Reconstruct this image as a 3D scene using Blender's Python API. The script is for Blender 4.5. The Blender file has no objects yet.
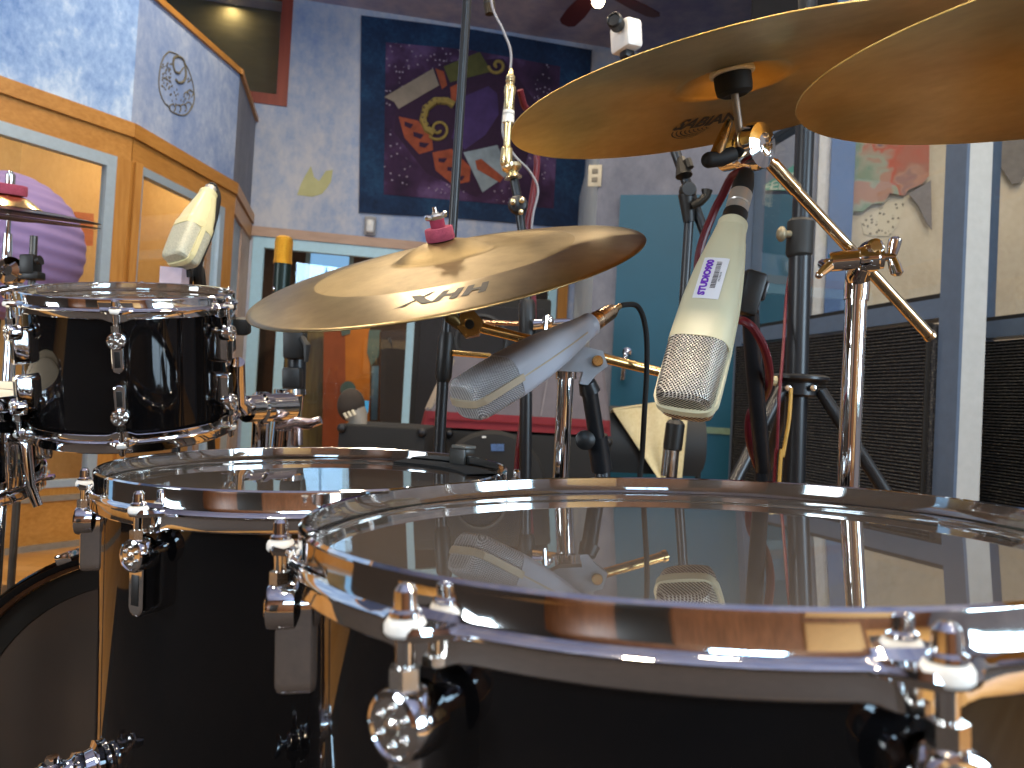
import bpy, bmesh, math, random
from mathutils import Vector as V, Matrix as MX
random.seed(7)
SC = bpy.context.scene
COL = SC.collection
PI = math.pi

# ------------------------------------------------------------------ camera
CAMZ = 0.84
F = 768.0
_p, _r = math.radians(1.35), math.radians(3.1)
FW = V((0, math.cos(_p), math.sin(_p)))
_rt0 = V((1, 0, 0)); _up0 = _rt0.cross(FW)
IU = math.cos(_r) * _up0 - math.sin(_r) * _rt0
IR = math.cos(_r) * _rt0 + math.sin(_r) * _up0
EYE = V((0, 0, CAMZ))

def ray(x, y): return FW + IR * ((x - 512) / F) - IU * ((y - 384) / F)
def P(x, y, d): return EYE + ray(x, y) * d                 # a point of the place seen at pixel x, y, at distance d
def Pz(x, y, z):
    r = ray(x, y); return EYE + r * ((z - CAMZ) / r.z)
def Pplane(x, y, o, n):
    r = ray(x, y); return EYE + r * ((o - EYE).dot(n) / r.dot(n))

cam = bpy.data.cameras.new('camera'); camo = bpy.data.objects.new('camera', cam); COL.objects.link(camo)
cam.sensor_width = 36; cam.lens = 27; cam.clip_start = 0.02; cam.clip_end = 60
camo.matrix_world = MX(((IR.x, IU.x, -FW.x, EYE.x), (IR.y, IU.y, -FW.y, EYE.y), (IR.z, IU.z, -FW.z, EYE.z), (0, 0, 0, 1)))
cam.dof.use_dof = True; cam.dof.focus_distance = 0.72; cam.dof.aperture_fstop = 13.0
SC.camera = camo

# ------------------------------------------------------------------ materials
def lin(h):
    if not isinstance(h, str): return tuple(h)
    h = h.lstrip('#'); o = []
    for i in (0, 2, 4):
        c = int(h[i:i + 2], 16) / 255
        o.append(c / 12.92 if c <= .04045 else ((c + .055) / 1.055) ** 2.4)
    return tuple(o)
MATS = {}
class NT:
    def __init__(s, name):
        s.m = bpy.data.materials.new(name); s.m.use_nodes = True; s.t = s.m.node_tree; s.t.nodes.clear()
        s.out = s.n('ShaderNodeOutputMaterial')
    def n(s, typ, **kw):
        nd = s.t.nodes.new(typ)
        for k, v in kw.items():
            if k.startswith('i_'): nd.inputs[k[2:].replace('_', ' ')].default_value = v
            else: setattr(nd, k, v)
        return nd
    def l(s, a, b): s.t.links.new(a, b)
    def math(s, op, a, b=None):
        nd = s.n('ShaderNodeMath', operation=op)
        for i, v in enumerate((a, b)):
            if v is None: continue
            if isinstance(v, (int, float)): nd.inputs[i].default_value = v
            else: s.l(v, nd.inputs[i])
        return nd.outputs[0]
    def ramp(s, fac, stops, interp='LINEAR'):
        r = s.n('ShaderNodeValToRGB'); r.color_ramp.interpolation = interp; e = r.color_ramp.elements
        while len(e) < len(stops): e.new(0.5)
        for i, (p, c) in enumerate(stops): e[i].position = p; e[i].color = (*lin(c), 1)
        s.l(fac, r.inputs[0]); return r.outputs[0]
    def obj(s, scale=(1, 1, 1)):
        tc = s.n('ShaderNodeTexCoord'); mp = s.n('ShaderNodeMapping'); mp.inputs['Scale'].default_value = scale
        s.l(tc.outputs['Object'], mp.inputs[0]); return mp.outputs[0]
    def noise(s, vec, scale, detail=4, rough=.6, out='Fac'):
        nd = s.n('ShaderNodeTexNoise'); nd.inputs['Scale'].default_value = scale; nd.inputs['Detail'].default_value = detail
        nd.inputs['Roughness'].default_value = rough; s.l(vec, nd.inputs['Vector']); return nd.outputs[out]
    def bump(s, h, strength=.3, dist=.001):
        b = s.n('ShaderNodeBump'); b.inputs['Strength'].default_value = strength; b.inputs['Distance'].default_value = dist
        s.l(h, b.inputs['Height']); return b.outputs[0]
    def pr(s, color=None, rough=.5, metal=0, **kw):
        b = s.n('ShaderNodeBsdfPrincipled')
        if color is not None:
            if isinstance(color, (str, tuple)): b.inputs['Base Color'].default_value = (*lin(color), 1)
            else: s.l(color, b.inputs['Base Color'])
        if isinstance(rough, (int, float)): b.inputs['Roughness'].default_value = rough
        else: s.l(rough, b.inputs['Roughness'])
        b.inputs['Metallic'].default_value = metal
        for k, v in kw.items():
            k = k.replace('_', ' ')
            if isinstance(v, (int, float, tuple)): b.inputs[k].default_value = v
            else: s.l(v, b.inputs[k])
        s.l(b.outputs[0], s.out.inputs[0]); return b

def plain(name, color, rough=.5, metal=0, var=.12, vs=30, **kw):
    if name in MATS: return MATS[name]
    t = NT(name); c = lin(color); v = t.obj()
    nz = t.noise(v, vs, 3)
    lo = tuple(max(0, x * (1 - var)) for x in c); hi = tuple(min(1, x * (1 + var)) for x in c)
    t.pr(t.ramp(nz, [(.3, lo), (.7, hi)]), rough, metal, **kw)
    MATS[name] = t.m; return t.m

def mk_chrome(name, col, rough):
    t = NT(name); v = t.obj(); nz = t.noise(v, 60, 2)
    rr = t.ramp(nz, [(.3, (rough * .7,) * 3), (.8, (rough * 1.5,) * 3)])
    t.pr(col, rr, 1); MATS[name] = t.m; return t.m
CHROME = mk_chrome('chrome', (.86, .85, .84), .05)
CHROME_D = mk_chrome('brushed_nickel', (.72, .70, .66), .2)
GOLD = mk_chrome('warm_brass', (.86, .60, .26), .2)
SCREW = mk_chrome('steel_thread', (.6, .58, .55), .28)
BLACK_LACQ = None
t = NT('black_lacquer'); v = t.obj()
t.pr(t.ramp(t.noise(v, 9, 3), [(.3, (.0035, .0035, .004)), (.8, (.006, .005, .005))]), .04, 0, IOR=1.45); BLACK_LACQ = t.m
BLACK = plain('black_plastic', '#171717', .45)
BLACKR = plain('black_rubber', '#131211', .7)
BLACKM = plain('black_powder_coat', '#1b1c1f', .35)
WHITE = plain('white_nylon', '#e8e4dc', .4, 0, .03)
PINKFELT = plain('pink_felt', '#9a4258', .95, 0, .2, 300)
CREAMFELT = plain('cream_felt', '#e0cdb0', .95, 0, .1, 300)
REDC = plain('red_cable_jacket', '#5e0f1b', .4)
GREYC = plain('grey_cable_jacket', '#8d8c92', .4)
YELC = plain('ochre_cable_jacket', '#b08a3a', .5)
IVORY = plain('ivory_enamel', '#cfc6a4', .38, 0, .03, 20)
GREYEN = plain('pale_grey_enamel', '#b9bcc6', .36, 0, .03, 20)
CREAMEN = plain('cream_enamel', '#d9cf9e', .36, 0, .03, 20)
SILV = plain('satin_silver', '#b8b4ac', .35, .6, .05)

def mk_clear(name, tint, base, rough=.01, haze=None):
    t = NT(name); lw = t.n('ShaderNodeLayerWeight'); lw.inputs['Blend'].default_value = .5
    f5 = t.math('POWER', lw.outputs['Facing'], 4.2)
    fac = t.math('ADD', t.math('MULTIPLY', f5, 1 - base), base)
    tr = t.n('ShaderNodeBsdfTransparent'); tr.inputs[0].default_value = (*tint, 1)
    gl = t.n('ShaderNodeBsdfGlossy'); gl.inputs['Color'].default_value = (.95, .95, .95, 1); gl.inputs['Roughness'].default_value = rough
    mx = t.n('ShaderNodeMixShader'); t.l(fac, mx.inputs[0])
    if haze:
        df = t.n('ShaderNodeBsdfDiffuse'); df.inputs[0].default_value = (*haze[1], 1)
        m0 = t.n('ShaderNodeMixShader'); m0.inputs[0].default_value = haze[0]
        t.l(tr.outputs[0], m0.inputs[1]); t.l(df.outputs[0], m0.inputs[2]); t.l(m0.outputs[0], mx.inputs[1])
    else: t.l(tr.outputs[0], mx.inputs[1])
    t.l(gl.outputs[0], mx.inputs[2]); t.l(mx.outputs[0], t.out.inputs[0]); MATS[name] = t.m; return t.m
HEAD = mk_clear('clear_drumhead_film', (.86, .85, .84), .11, .012, (.15, (.40, .37, .34)))
GLASS = mk_clear('window_glass', (.93, .95, .95), .045, .004)
WHITEHEAD = plain('coated_white_head', '#d8d2c2', .8, 0, .04)

def mk_wood(name, c1, c2, axis, scale=14, rough=.35, rings=3.0):
    t = NT(name); sc = [3.0, 3.0, 3.0]; sc['xyz'.index(axis)] = .25
    v = t.obj(tuple(sc)); n1 = t.noise(v, scale, 6, .65); n2 = t.noise(v, scale * .25, 3)
    f = t.math('ADD', t.math('MULTIPLY', n1, .6), t.math('MULTIPLY', n2, .4))
    t.pr(t.ramp(f, [(.32, c1), (.68, c2)]), rough, 0); MATS[name] = t.m; return t.m
WOOD = mk_wood('honey_wood', '#9c6a2e', '#b88544', 'z', 22)
WOODH = mk_wood('honey_wood_level', '#9c6a2e', '#b88544', 'y', 22)
SHELLIN = mk_wood('brown_ply_interior', '#4a3020', '#6d4a30', 'z', 10, .5)
WOODDK = mk_wood('brown_panel_wood', '#563620', '#7d5236', 'z', 6, .4)
REDWOOD = mk_wood('red_stained_wood', '#7a2f22', '#94402c', 'z', 8, .5)
PALEW = mk_wood('pale_trim_wood', '#9a8276', '#b79c8a', 'x', 8, .5)
t = NT('maple_planks'); v = t.obj((1, 1, 1))
br = t.n('ShaderNodeTexBrick'); br.inputs['Scale'].default_value = 1; br.inputs['Brick Width'].default_value = 1.4; br.inputs['Row Height'].default_value = .09
br.inputs['Mortar Size'].default_value = .0015; br.inputs['Color1'].default_value = (*lin('#c8965a'), 1); br.inputs['Color2'].default_value = (*lin('#b8823e'), 1); br.inputs['Mortar'].default_value = (*lin('#7a5326'), 1)
t.l(v, br.inputs['Vector']); g = t.noise(t.obj((2, 30, 1)), 6, 4)
mxn = t.n('ShaderNodeMix', data_type='RGBA', blend_type='MULTIPLY'); mxn.inputs[0].default_value = .35
t.l(br.outputs['Color'], mxn.inputs[6]); t.l(t.ramp(g, [(.2, '#a08060'), (.8, '#ffffff')]), mxn.inputs[7])
t.pr(mxn.outputs[2], .32, 0); FLOORM = t.m

def mk_sponge(name, stops, s1=3.0, s2=26.0, stretch=(1, 1, .7), rough=.8):
    t = NT(name); v = t.obj(stretch); a = t.noise(v, s1, 5, .6); b = t.noise(v, s2, 4, .7)
    f = t.math('ADD', t.math('MULTIPLY', a, .62), t.math('MULTIPLY', b, .38))
    t.pr(t.ramp(f, stops), rough, 0, Normal=t.bump(b, .25, .004)); MATS[name] = t.m; return t.m
SOFFIT = mk_sponge('blue_sponged_paint', [(.36, '#5a80bd'), (.5, '#86a6d6'), (.62, '#b4cbe8')])
SOFFIT2 = mk_sponge('slate_blue_sponged_paint', [(.36, '#6a83b4'), (.5, '#8699bf'), (.64, '#a3b1cc')])
WALLB = mk_sponge('sky_blue_wall_paint', [(.34, '#6f8cc2'), (.48, '#9aaac8'), (.6, '#babfcc'), (.72, '#c4c8d2')], .9, 12)
WALLG = mk_sponge('grey_lilac_wall_paint', [(.35, '#5f6577'), (.5, '#727787'), (.65, '#858996')], 1.2, 14)
WALLP = mk_sponge('pale_blue_plaster', [(.35, '#8799b0'), (.5, '#a0afbf'), (.65, '#b7bfc6')], 1.2, 14)
BEIGE = mk_sponge('beige_plaster', [(.35, '#b3a794'), (.5, '#c1b6a3'), (.65, '#cdc3b2')], 2, 40)
CEILM = mk_sponge('violet_mottled_ceiling_paint', [(.36, '#8488ae'), (.5, '#9f9fb8'), (.64, '#bab2c0')], 1.6, 8)
AMBER = mk_sponge('amber_plaster', [(.35, '#b08a56'), (.5, '#bd9762'), (.65, '#c9a670')], 1, 30)
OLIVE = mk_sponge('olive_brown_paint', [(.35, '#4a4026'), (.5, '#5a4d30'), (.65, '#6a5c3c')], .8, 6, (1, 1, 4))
TEAL = plain('teal_door_paint', '#044f6c', .45, 0, .06, 4)
ALU = plain('blue_grey_aluminium', '#a3b6c6', .35, .3, .05)
ALUW = plain('daylight_blue_frame', '#a4cfe6', .4, 0, .04)  # the blue of daylight on the frame is put into its colour
GOBOF = plain('slate_blue_frame_paint', '#4f5f76', .5, 0, .06)
GOBOL = plain('grey_blue_frame_paint', '#a9adad', .5, 0, .05)
BLUEP = plain('cobalt_post_paint', '#4a6a9c', .5, 0, .08)

# ------------------------------------------------------------------ mesh helper
class MB:
    def __init__(s): s.v = []; s.f = []; s.mi = []; s.m = 0
    def add(s, vs, fs):
        b = len(s.v); s.v += [V(x) for x in vs]
        for f in fs: s.f.append(tuple(b + i for i in f)); s.mi.append(s.m)
        return s
    def lathe(s, T, prof, seg=48, rfun=None, a0=0.0, a1=None, closed=False):
        full = a1 is None; n = seg if full else seg + 1
        vs = []; idx = []
        for k, (r, z) in enumerate(prof):
            if r < 1e-7: idx.append([len(vs)] * n); vs.append(T @ V((0, 0, z))); continue
            row = []
            for i in range(n):
                a = (2 * PI * i / seg) if full else a0 + (a1 - a0) * i / seg
                rr, zz = (r, z) if rfun is None else rfun(k, r, z, a)
                row.append(len(vs)); vs.append(T @ V((rr * math.cos(a), rr * math.sin(a), zz)))
            idx.append(row)
        fs = []
        m = len(prof); rng = range(m if closed else m - 1)
        for k in rng:
            A, B = idx[k], idx[(k + 1) % m]
            for i in range(n if full else n - 1):
                j = (i + 1) % n
                q = [A[i], A[j], B[j], B[i]]; o = []
                for x in q:
                    if x not in o: o.append(x)
                if len(o) >= 3: fs.append(tuple(o))
        return s.add(vs, fs)
    def tube(s, pts, r, seg=12, caps=True):
        pts = [V(p) for p in pts]; n = len(pts); rs = r if isinstance(r, (list, tuple)) else [r] * n
        vs = []; prev = None
        for i, p in enumerate(pts):
            t = (pts[min(i + 1, n - 1)] - pts[max(i - 1, 0)])
            if t.length < 1e-9: t = V((0, 0, 1))
            t.normalize()
            if prev is None:
                a = V((0, 0, 1)) if abs(t.z) < .9 else V((1, 0, 0)); u = t.cross(a).normalized()
            else:
                u = prev - t * prev.dot(t); u = u.normalized() if u.length > 1e-6 else t.orthogonal().normalized()
            prev = u; w = t.cross(u)
            for k in range(seg):
                a = 2 * PI * k / seg; vs.append(p + (u * math.cos(a) + w * math.sin(a)) * rs[i])
        fs = []
        for i in range(n - 1):
            for k in range(seg):
                j = (k + 1) % seg; fs.append((i * seg + k, i * seg + j, (i + 1) * seg + j, (i + 1) * seg + k))
        if caps: fs.append(tuple(range(seg))[::-1]); fs.append(tuple(range((n - 1) * seg, n * seg)))
        return s.add(vs, fs)
    def box(s, T, x0, x1, y0, y1, z0, z1, bev=0.0):
        bm = bmesh.new(); bmesh.ops.create_cube(bm, size=1)
        for w in bm.verts: w.co = V(((x0 + x1) / 2 + w.co.x * (x1 - x0), (y0 + y1) / 2 + w.co.y * (y1 - y0), (z0 + z1) / 2 + w.co.z * (z1 - z0)))
        if bev > 0: bmesh.ops.bevel(bm, geom=list(bm.edges), offset=bev, segments=2, profile=.5, affect='EDGES')
        bm.verts.index_update(); s.add([T @ w.co for w in bm.verts], [tuple(w.index for w in f.verts) for f in bm.faces]); bm.free(); return s
    def loft(s, rings, caps=True):
        n = len(rings[0]); vs = [p for r in rings for p in r]; fs = []
        for i in range(len(rings) - 1):
            for k in range(n):
                j = (k + 1) % n; fs.append((i * n + k, i * n + j, (i + 1) * n + j, (i + 1) * n + k))
        if caps: fs.append(tuple(range(n))[::-1]); fs.append(tuple(range((len(rings) - 1) * n, len(rings) * n)))
        return s.add(vs, fs)
    def prism(s, pts, d):                       # polygon of world points thickened by vector d
        n = len(pts); d = V(d); vs = [V(p) for p in pts] + [V(p) + d for p in pts]
        fs = [tuple(range(n))[::-1], tuple(range(n, 2 * n))] + [(i, (i + 1) % n, n + (i + 1) % n, n + i) for i in range(n)]
        return s.add(vs, fs)
    def sphere(s, T, r, seg=20, rings=12, sc=(1, 1, 1)):
        prof = [(r * math.sin(PI * i / rings) if 0 < i < rings else 0, -r * math.cos(PI * i / rings)) for i in range(rings + 1)]
        return s.lathe(T @ MX.Diagonal((*sc, 1)), prof, seg)
    def build(s, name, mats, parent=None, at=None, sharp=32):
        me = bpy.data.meshes.new(name); Wm = at if at is not None else (WM[parent.name] if parent else MX.Identity(4))
        inv = Wm.inverted(); me.from_pydata([inv @ p for p in s.v], [], s.f)
        for m in (mats if isinstance(mats, (list, tuple)) else [mats]): me.materials.append(m)
        bm = bmesh.new(); bm.from_mesh(me); bmesh.ops.recalc_face_normals(bm, faces=bm.faces); bm.to_mesh(me); bm.free()
        for p, k in zip(me.polygons, s.mi): p.material_index = k; p.use_smooth = True
        me.set_sharp_from_angle(angle=math.radians(sharp)); me.update()
        o = bpy.data.objects.new(name, me); COL.objects.link(o)
        if parent: o.parent = parent; WM[o.name] = Wm
        else: o.matrix_world = Wm; WM[o.name] = Wm.copy()
        return o
WM = {}
I4 = MX.Identity(4)
def tag(o, label=None, cat=None, group=None, kind=None):
    for k, val in (('label', label), ('category', cat), ('group', group), ('kind', kind)):
        if val: o[k] = val
    return o
def thing(name, label, cat, at=I4, group=None):
    o = bpy.data.objects.new(name, None); COL.objects.link(o); o.empty_display_size = .05
    if isinstance(at, V): at = MX.Translation(at)
    o.matrix_world = at; WM[o.name] = at.copy(); return tag(o, label, cat, group)
def struct(o): o['kind'] = 'structure'; return o
def frame(o, z, x=None):
    z = V(z).normalized(); x = V(x) if x is not None else (V((1, 0, 0)) if abs(z.x) < .9 else V((0, 1, 0)))
    x = (x - z * x.dot(z)).normalized(); y = z.cross(x)
    return MX(((x.x, y.x, z.x, o[0]), (x.y, y.y, z.y, o[1]), (x.z, y.z, z.z, o[2]), (0, 0, 0, 1)))
def TR(x, y, z): return MX.Translation((x, y, z))
def RZ(a): return MX.Rotation(a, 4, 'Z')
def bez(pts, n=8):                              # smooth curve through points
    pts = [V(p) for p in pts]; out = []
    for i in range(len(pts) - 1):
        p0 = pts[max(i - 1, 0)]; p1 = pts[i]; p2 = pts[i + 1]; p3 = pts[min(i + 2, len(pts) - 1)]
        for k in range(n):
            t = k / n
            out.append(.5 * ((2 * p1) + (p2 - p0) * t + (2 * p0 - 5 * p1 + 4 * p2 - p3) * t * t + (3 * p1 - p0 - 3 * p2 + p3) * t ** 3))
    out.append(pts[-1]); return out
def cyl(mb, a, b, r, r2=None, seg=20): return mb.tube([a, b], [r, r if r2 is None else r2], seg)

# ------------------------------------------------------------------ the room
HZ = 2.20                                        # head height of the booth windows
C0 = Pz(0, 78, HZ); C1 = Pz(131, 124, HZ); C2 = Pz(233, 183, HZ); C3 = Pz(250, 214, HZ)
for q in (C0, C1, C2, C3): q.z = 0
SOFT = 2.93; CEILZ = 3.95
dirL = (C0 - C1).normalized(); CL = C1 + dirL * 3.0
wb = V((1, .213, 0)).normalized(); nb = V((-wb.y, wb.x, 0))      # back wall: along wb, nb points away from the room
O = C3.copy()
def bw(px, py): 
    h = Pplane(px, py, O, nb); return (h - O).dot(wb), h.z
def bp(s, z, off=0): return O + wb * s + V((0, 0, z)) - nb * off
XR, YB, XL = 3.4, -3.4, CL.x
m = MB(); m.prism([V((XL - 1.5, YB - .2, 0)), V((XR + .6, YB - .2, 0)), V((XR + .6, 10.5, 0)), V((XL - 1.5, 10.5, 0))], (0, 0, -.08)); struct(m.build('floor', FLOORM))
q = MB(); q.box(I4, -2.7, 1.9, -2.6, 1.36, .0005, .0055, .002); q.m = 1; q.box(I4, -2.55, 1.75, -2.45, 1.21, .0056, .0062)
tag(q.build('unseen_rug', [plain('unseen_rug_border', '#1e1b1a', .95, 0, .2, 60), plain('unseen_rug_umber', '#2c221c', .95, 0, .3, 8)], None, TR(0, 0, .0005)), 'unseen dark umber mat added under the floor toms to darken reflections', 'unseen_rug')  # unseen rug, added to darken the reflections in shells and hoops
m = MB(); m.prism([V((XL - 1.5, YB - .2, CEILZ)), V((XR + .6, YB - .2, CEILZ)), V((XR + .6, 10.5, CEILZ)), V((XL - 1.5, 10.5, CEILZ))], (0, 0, .1)); struct(m.build('ceiling', CEILM))

# back wall with the sliding door and the gallery window
sD0, zD = bw(254, 229); sD1, _ = bw(556, 300); sG1, zG = bw(287, 107); sE = bw(592, 300)[0] + 3.2
zD = 2.03
m = MB()
def wq(s0, s1, z0, z1): m.prism([bp(s0, z0), bp(s1, z0), bp(s1, z1), bp(s0, z1)], nb * .12)
sGl, zGt = sG1 - 1.5, CEILZ - .003
wq(sD1, sE, 0, zD); wq(-.35, sD0, 0, zD); wq(-.35, sE, zD, SOFT - .02); wq(-3, sE, SOFT - .02, zG); wq(sG1, sE, zG, CEILZ); wq(-3, sGl, zG, CEILZ); wq(sGl, sG1, zGt, CEILZ)
wall_back = struct(m.build('wall_back', WALLB))
# yellow daubed mark on the back wall
q = MB(); pts = [(297, 195), (301, 184), (305, 176), (311, 166), (314, 177), (319, 181), (326, 171), (333, 170), (331, 182), (327, 188), (322, 194), (312, 197)]
q.prism([bp(*bw(x, y), .001) for x, y in pts], -nb * .002); q.build('painted_mark', plain('faded_yellow_paint', '#b3b589', .8, 0, .1, 6), wall_back)
# gallery window: red stained frame, dark olive recess behind
m = MB(); fw = .085
for a, b, c, d in ((sGl, sG1, zG, zG + fw), (sG1 - fw, sG1, zG + fw, zGt), (sGl, sG1, zGt - .012, zGt), (sGl, sGl + fw, zG + fw, zGt)):
    m.prism([bp(a, c, .012), bp(b, c, .012), bp(b, d, .012), bp(a, d, .012)], nb * .06)
gw = struct(m.build('window_1', REDWOOD))
m = MB(); m.prism([bp(sGl + fw, zG + fw, -.03), bp(sG1 - fw, zG + fw, -.03), bp(sG1 - fw, zGt, -.03), bp(sGl + fw, zGt, -.03)], nb * .006); struct(m.build('window_pane', GLASS, gw))
m = MB(); m.prism([bp(sGl - .4, zG - .3, -.26), bp(sG1 + .4, zG - .3, -.26), bp(sG1 + .4, CEILZ, -.26), bp(sGl - .4, CEILZ, -.26)], nb * .05); struct(m.build('wall_gallery', OLIVE))

# booth: soffit, header, posts, panes, plinth
def seg(A, B):
    u = (B - A).normalized(); n = V((u.y, -u.x, 0)); 
    if n.dot(EYE - A) < 0: n = -n
    return u, n
def slab(mb, A, B, s0, s1, z0, z1, off, th):
    u, n = seg(A, B); o = A + n * off
    mb.prism([o + u * s0 + V((0, 0, z0)), o + u * s1 + V((0, 0, z0)), o + u * s1 + V((0, 0, z1)), o + u * s0 + V((0, 0, z1))], -n * th)
for nm, A, B, mt in (('wall_booth_left', CL, C1, SOFFIT), ('wall_booth_middle', C1, C2, SOFFIT2), ('wall_booth_right', C2, C3, WALLG)):
    m = MB(); L = (B - A).length; slab(m, A, B, -.0, L, HZ, SOFT if A is not CL else SOFT + .25, 0, .1); w_ = struct(m.build(nm, mt))
    if nm == 'wall_booth_middle':
        # painted egg outline with a figure 9
        u, n = seg(A, B)
        def sp(x, y): h = Pplane(x, y, A, n); return h + n * .0012
        INK = plain('brown_ink', '#5d5a4e', .9); k = 55 / 497; Xs = lambda p: (150 + p[0] * k, 40 + p[1] * k * 497 / 497)
        def stroke(pp, w, nn=8):
            c = bez([sp(*Xs(p)) for p in pp], nn); q.tube(c, w * .72, 6)
        q = MB()
        stroke([(170, 105), (125, 150), (95, 230), (80, 330), (80, 430), (100, 510), (135, 575), (165, 600), (185, 640), (230, 665), (290, 680), (340, 660), (385, 590), (398, 510), (385, 400), (350, 280), (300, 190), (240, 130), (170, 105)], .006)
        stroke([(265, 300), (225, 285), (207, 220), (215, 165), (250, 150), (295, 175), (315, 240), (320, 320), (300, 375), (255, 385), (228, 355)], .011)
        stroke([(265, 300), (300, 250)], .006)
        for cx, cy in ((200, 610), (250, 615), (300, 610), (345, 590), (330, 500), (360, 480)):
            stroke([(cx - 25, cy + 20), (cx - 20, cy - 20), (cx + 10, cy - 28), (cx + 28, cy + 5), (cx + 15, cy + 35)], .005, 5)
        for i in range(70):
            cy = 200 + random.random() * 390; hw_e = 150 * math.sin(PI * (cy - 100) / 585) ** .6; cx = 238 + random.uniform(-1, 1) * hw_e * .92
            if 205 < cx < 330 and cy < 430: cx = 110 + (cx - 205) * .6
            stroke([(cx, cy), (cx + random.uniform(-9, 9), cy + 8), (cx + random.uniform(-6, 6), cy + 14)], .0042, 3)
        q.build('egg_emblem', INK, w_)
m = MB()
for A, B in ((CL, C1), (C1, C2), (C2, C3)):
    L = (B - A).length; slab(m, A, B, -.02, L + .02, SOFT if A is not CL else SOFT + .25, (SOFT if A is not CL else SOFT + .25) + .035, .02, .14)
struct(m.build('trim_1', WOODH))
m = MB()
for A, B in ((CL, C1), (C1, C2), (C2, C3)):
    L = (B - A).length; slab(m, A, B, -.005, L + .005, HZ - .075, HZ, .035, .16); slab(m, A, B, 0, L, HZ - .085, HZ - .075, .015, .12); slab(m, A, B, 0, L, HZ - .20, HZ - .085, .022, .13)
struct(m.build('trim_2', WOODH))
def along(A, B, px, py=200):
    u, n = seg(A, B); return (Pplane(px, py, A, n) - A).dot(u)
L1 = (C1 - CL).length; L2 = (C2 - C1).length; L3 = (C3 - C2).length
p1 = along(CL, C1, 106, 200)
mA = MB(); mW = MB(); mG = MB()
# wood posts
slab(mW, CL, C1, p1 + .03, L1 + .005, .0, HZ - .2, .022, .12); slab(mW, C1, C2, -.005, along(C1, C2, 131, 220), 0, HZ - .2, .022, .12)
slab(mW, CL, C1, p1 + .13, p1 + .17, .0, HZ - .2, .032, .03)
sr0 = along(C1, C2, 216, 230); slab(mW, C1, C2, sr0 + .05, L2 + .005, 0, HZ - .2, .022, .12)
slab(mW, CL, C1, 0, p1 + .03, .24, .30, .022, .1); slab(mW, C1, C2, 0, L2, .0, .30, .018, .1)
struct(mW.build('trim_3', WOOD))
# aluminium glazing strips
slab(mA, CL, C1, p1 - .02, p1 + .03, .30, HZ - .26, .026, .05); slab(mA, CL, C1, 0, p1 + .03, HZ - .26, HZ - .20, .026, .05)
s20 = along(C1, C2, 131, 220); slab(mA, C1, C2, s20, s20 + .045, .30, HZ - .2, .026, .05); slab(mA, C1, C2, s20 + .045, sr0, HZ - .245, HZ - .2, .026, .05); slab(mA, C1, C2, sr0, sr0 + .05, .30, HZ - .2, .026, .05)
slab(mA, CL, C1, 0, p1 + .03, .30, .335, .026, .05)
struct(mA.build('trim_4', ALU))
m = MB(); slab(m, CL, C1, 0, p1 - .02, .335, HZ - .26, .004, .006); slab(m, C1, C2, s20 + .045, sr0, .30, HZ - .245, .004, .006); struct(m.build('window_2', GLASS))
m = MB(); slab(m, CL, C1, 0, L1, .03, .24, .03, .1); struct(m.build('baseboard_booth', WOODH))
m = MB(); slab(m, CL, C1, 0, L1, 0, .03, .045, .06); slab(m, CL, C1, 0, L1, .235, .262, .04, .05); struct(m.build('trim_5', plain('grey_metal_strip', '#8f8a80', .4, .4)))
# face 3: narrow return with wood post and pale panel
m = MB(); slab(m, C2, C3, 0, L3 * .5, 0, HZ - .2, .0, .06); struct(m.build('door_booth', WALLP))
m = MB(); slab(m, C2, C3, L3 * .5, L3, 0, HZ - .2, .012, .1); struct(m.build('trim_6', PALEW))
# hinge
q = MB(); u, n = seg(C1, C2); hp = C1 + u * (L2 - .03) + n * .022
hc = Pplane(229, 228, C1, n); 
cyl(q, hc + n * .008 + V((0, 0, -.05)), hc + n * .008 + V((0, 0, .05)), .008); q.prism([hc - u * .02 + V((0, 0, -.045)), hc + u * .02 + V((0, 0, -.045)), hc + u * .02 + V((0, 0, .045)), hc - u * .02 + V((0, 0, .045))], n * .005)
tag(q.build('hinge', CHROME_D, None, TR(*hc)), 'small steel hinge on the honey wood post at the right of the booth window', 'hinge')
# booth interior
u1, n1 = seg(CL, C1)
bi = [CL - n1 * 2.0 - u1 * .2, C1 - n1 * 1.6 + u1 * .2, V((C2.x - 1.2, C2.y + 1.0, 0)), V((C3.x - .35, C3.y - .02, 0))]
m = MB()
for a, b in zip(bi[:-1], bi[1:]): m.prism([a, b, b + V((0, 0, SOFT)), a + V((0, 0, SOFT))], (b - a).normalized().cross(V((0, 0, 1))) * -.06)
struct(m.build('wall_booth_inner', AMBER))
m = MB(); m.prism([CL - n1 * .1 + V((0, 0, SOFT - .1)), C1 - n1 * .1 + V((0, 0, SOFT - .1)), C2 + V((-.1, 0, SOFT - .1)), C3 + V((-.1, 0, SOFT - .1)), bi[3] + V((0, 0, SOFT - .1)), bi[2] + V((0, 0, SOFT - .1)), bi[1] + V((0, 0, SOFT - .1)), bi[0] + V((0, 0, SOFT - .1))], (0, 0, .06)); struct(m.build('ceiling_booth', plain('grey_booth_ceiling', '#a39c90', .8)))
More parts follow.
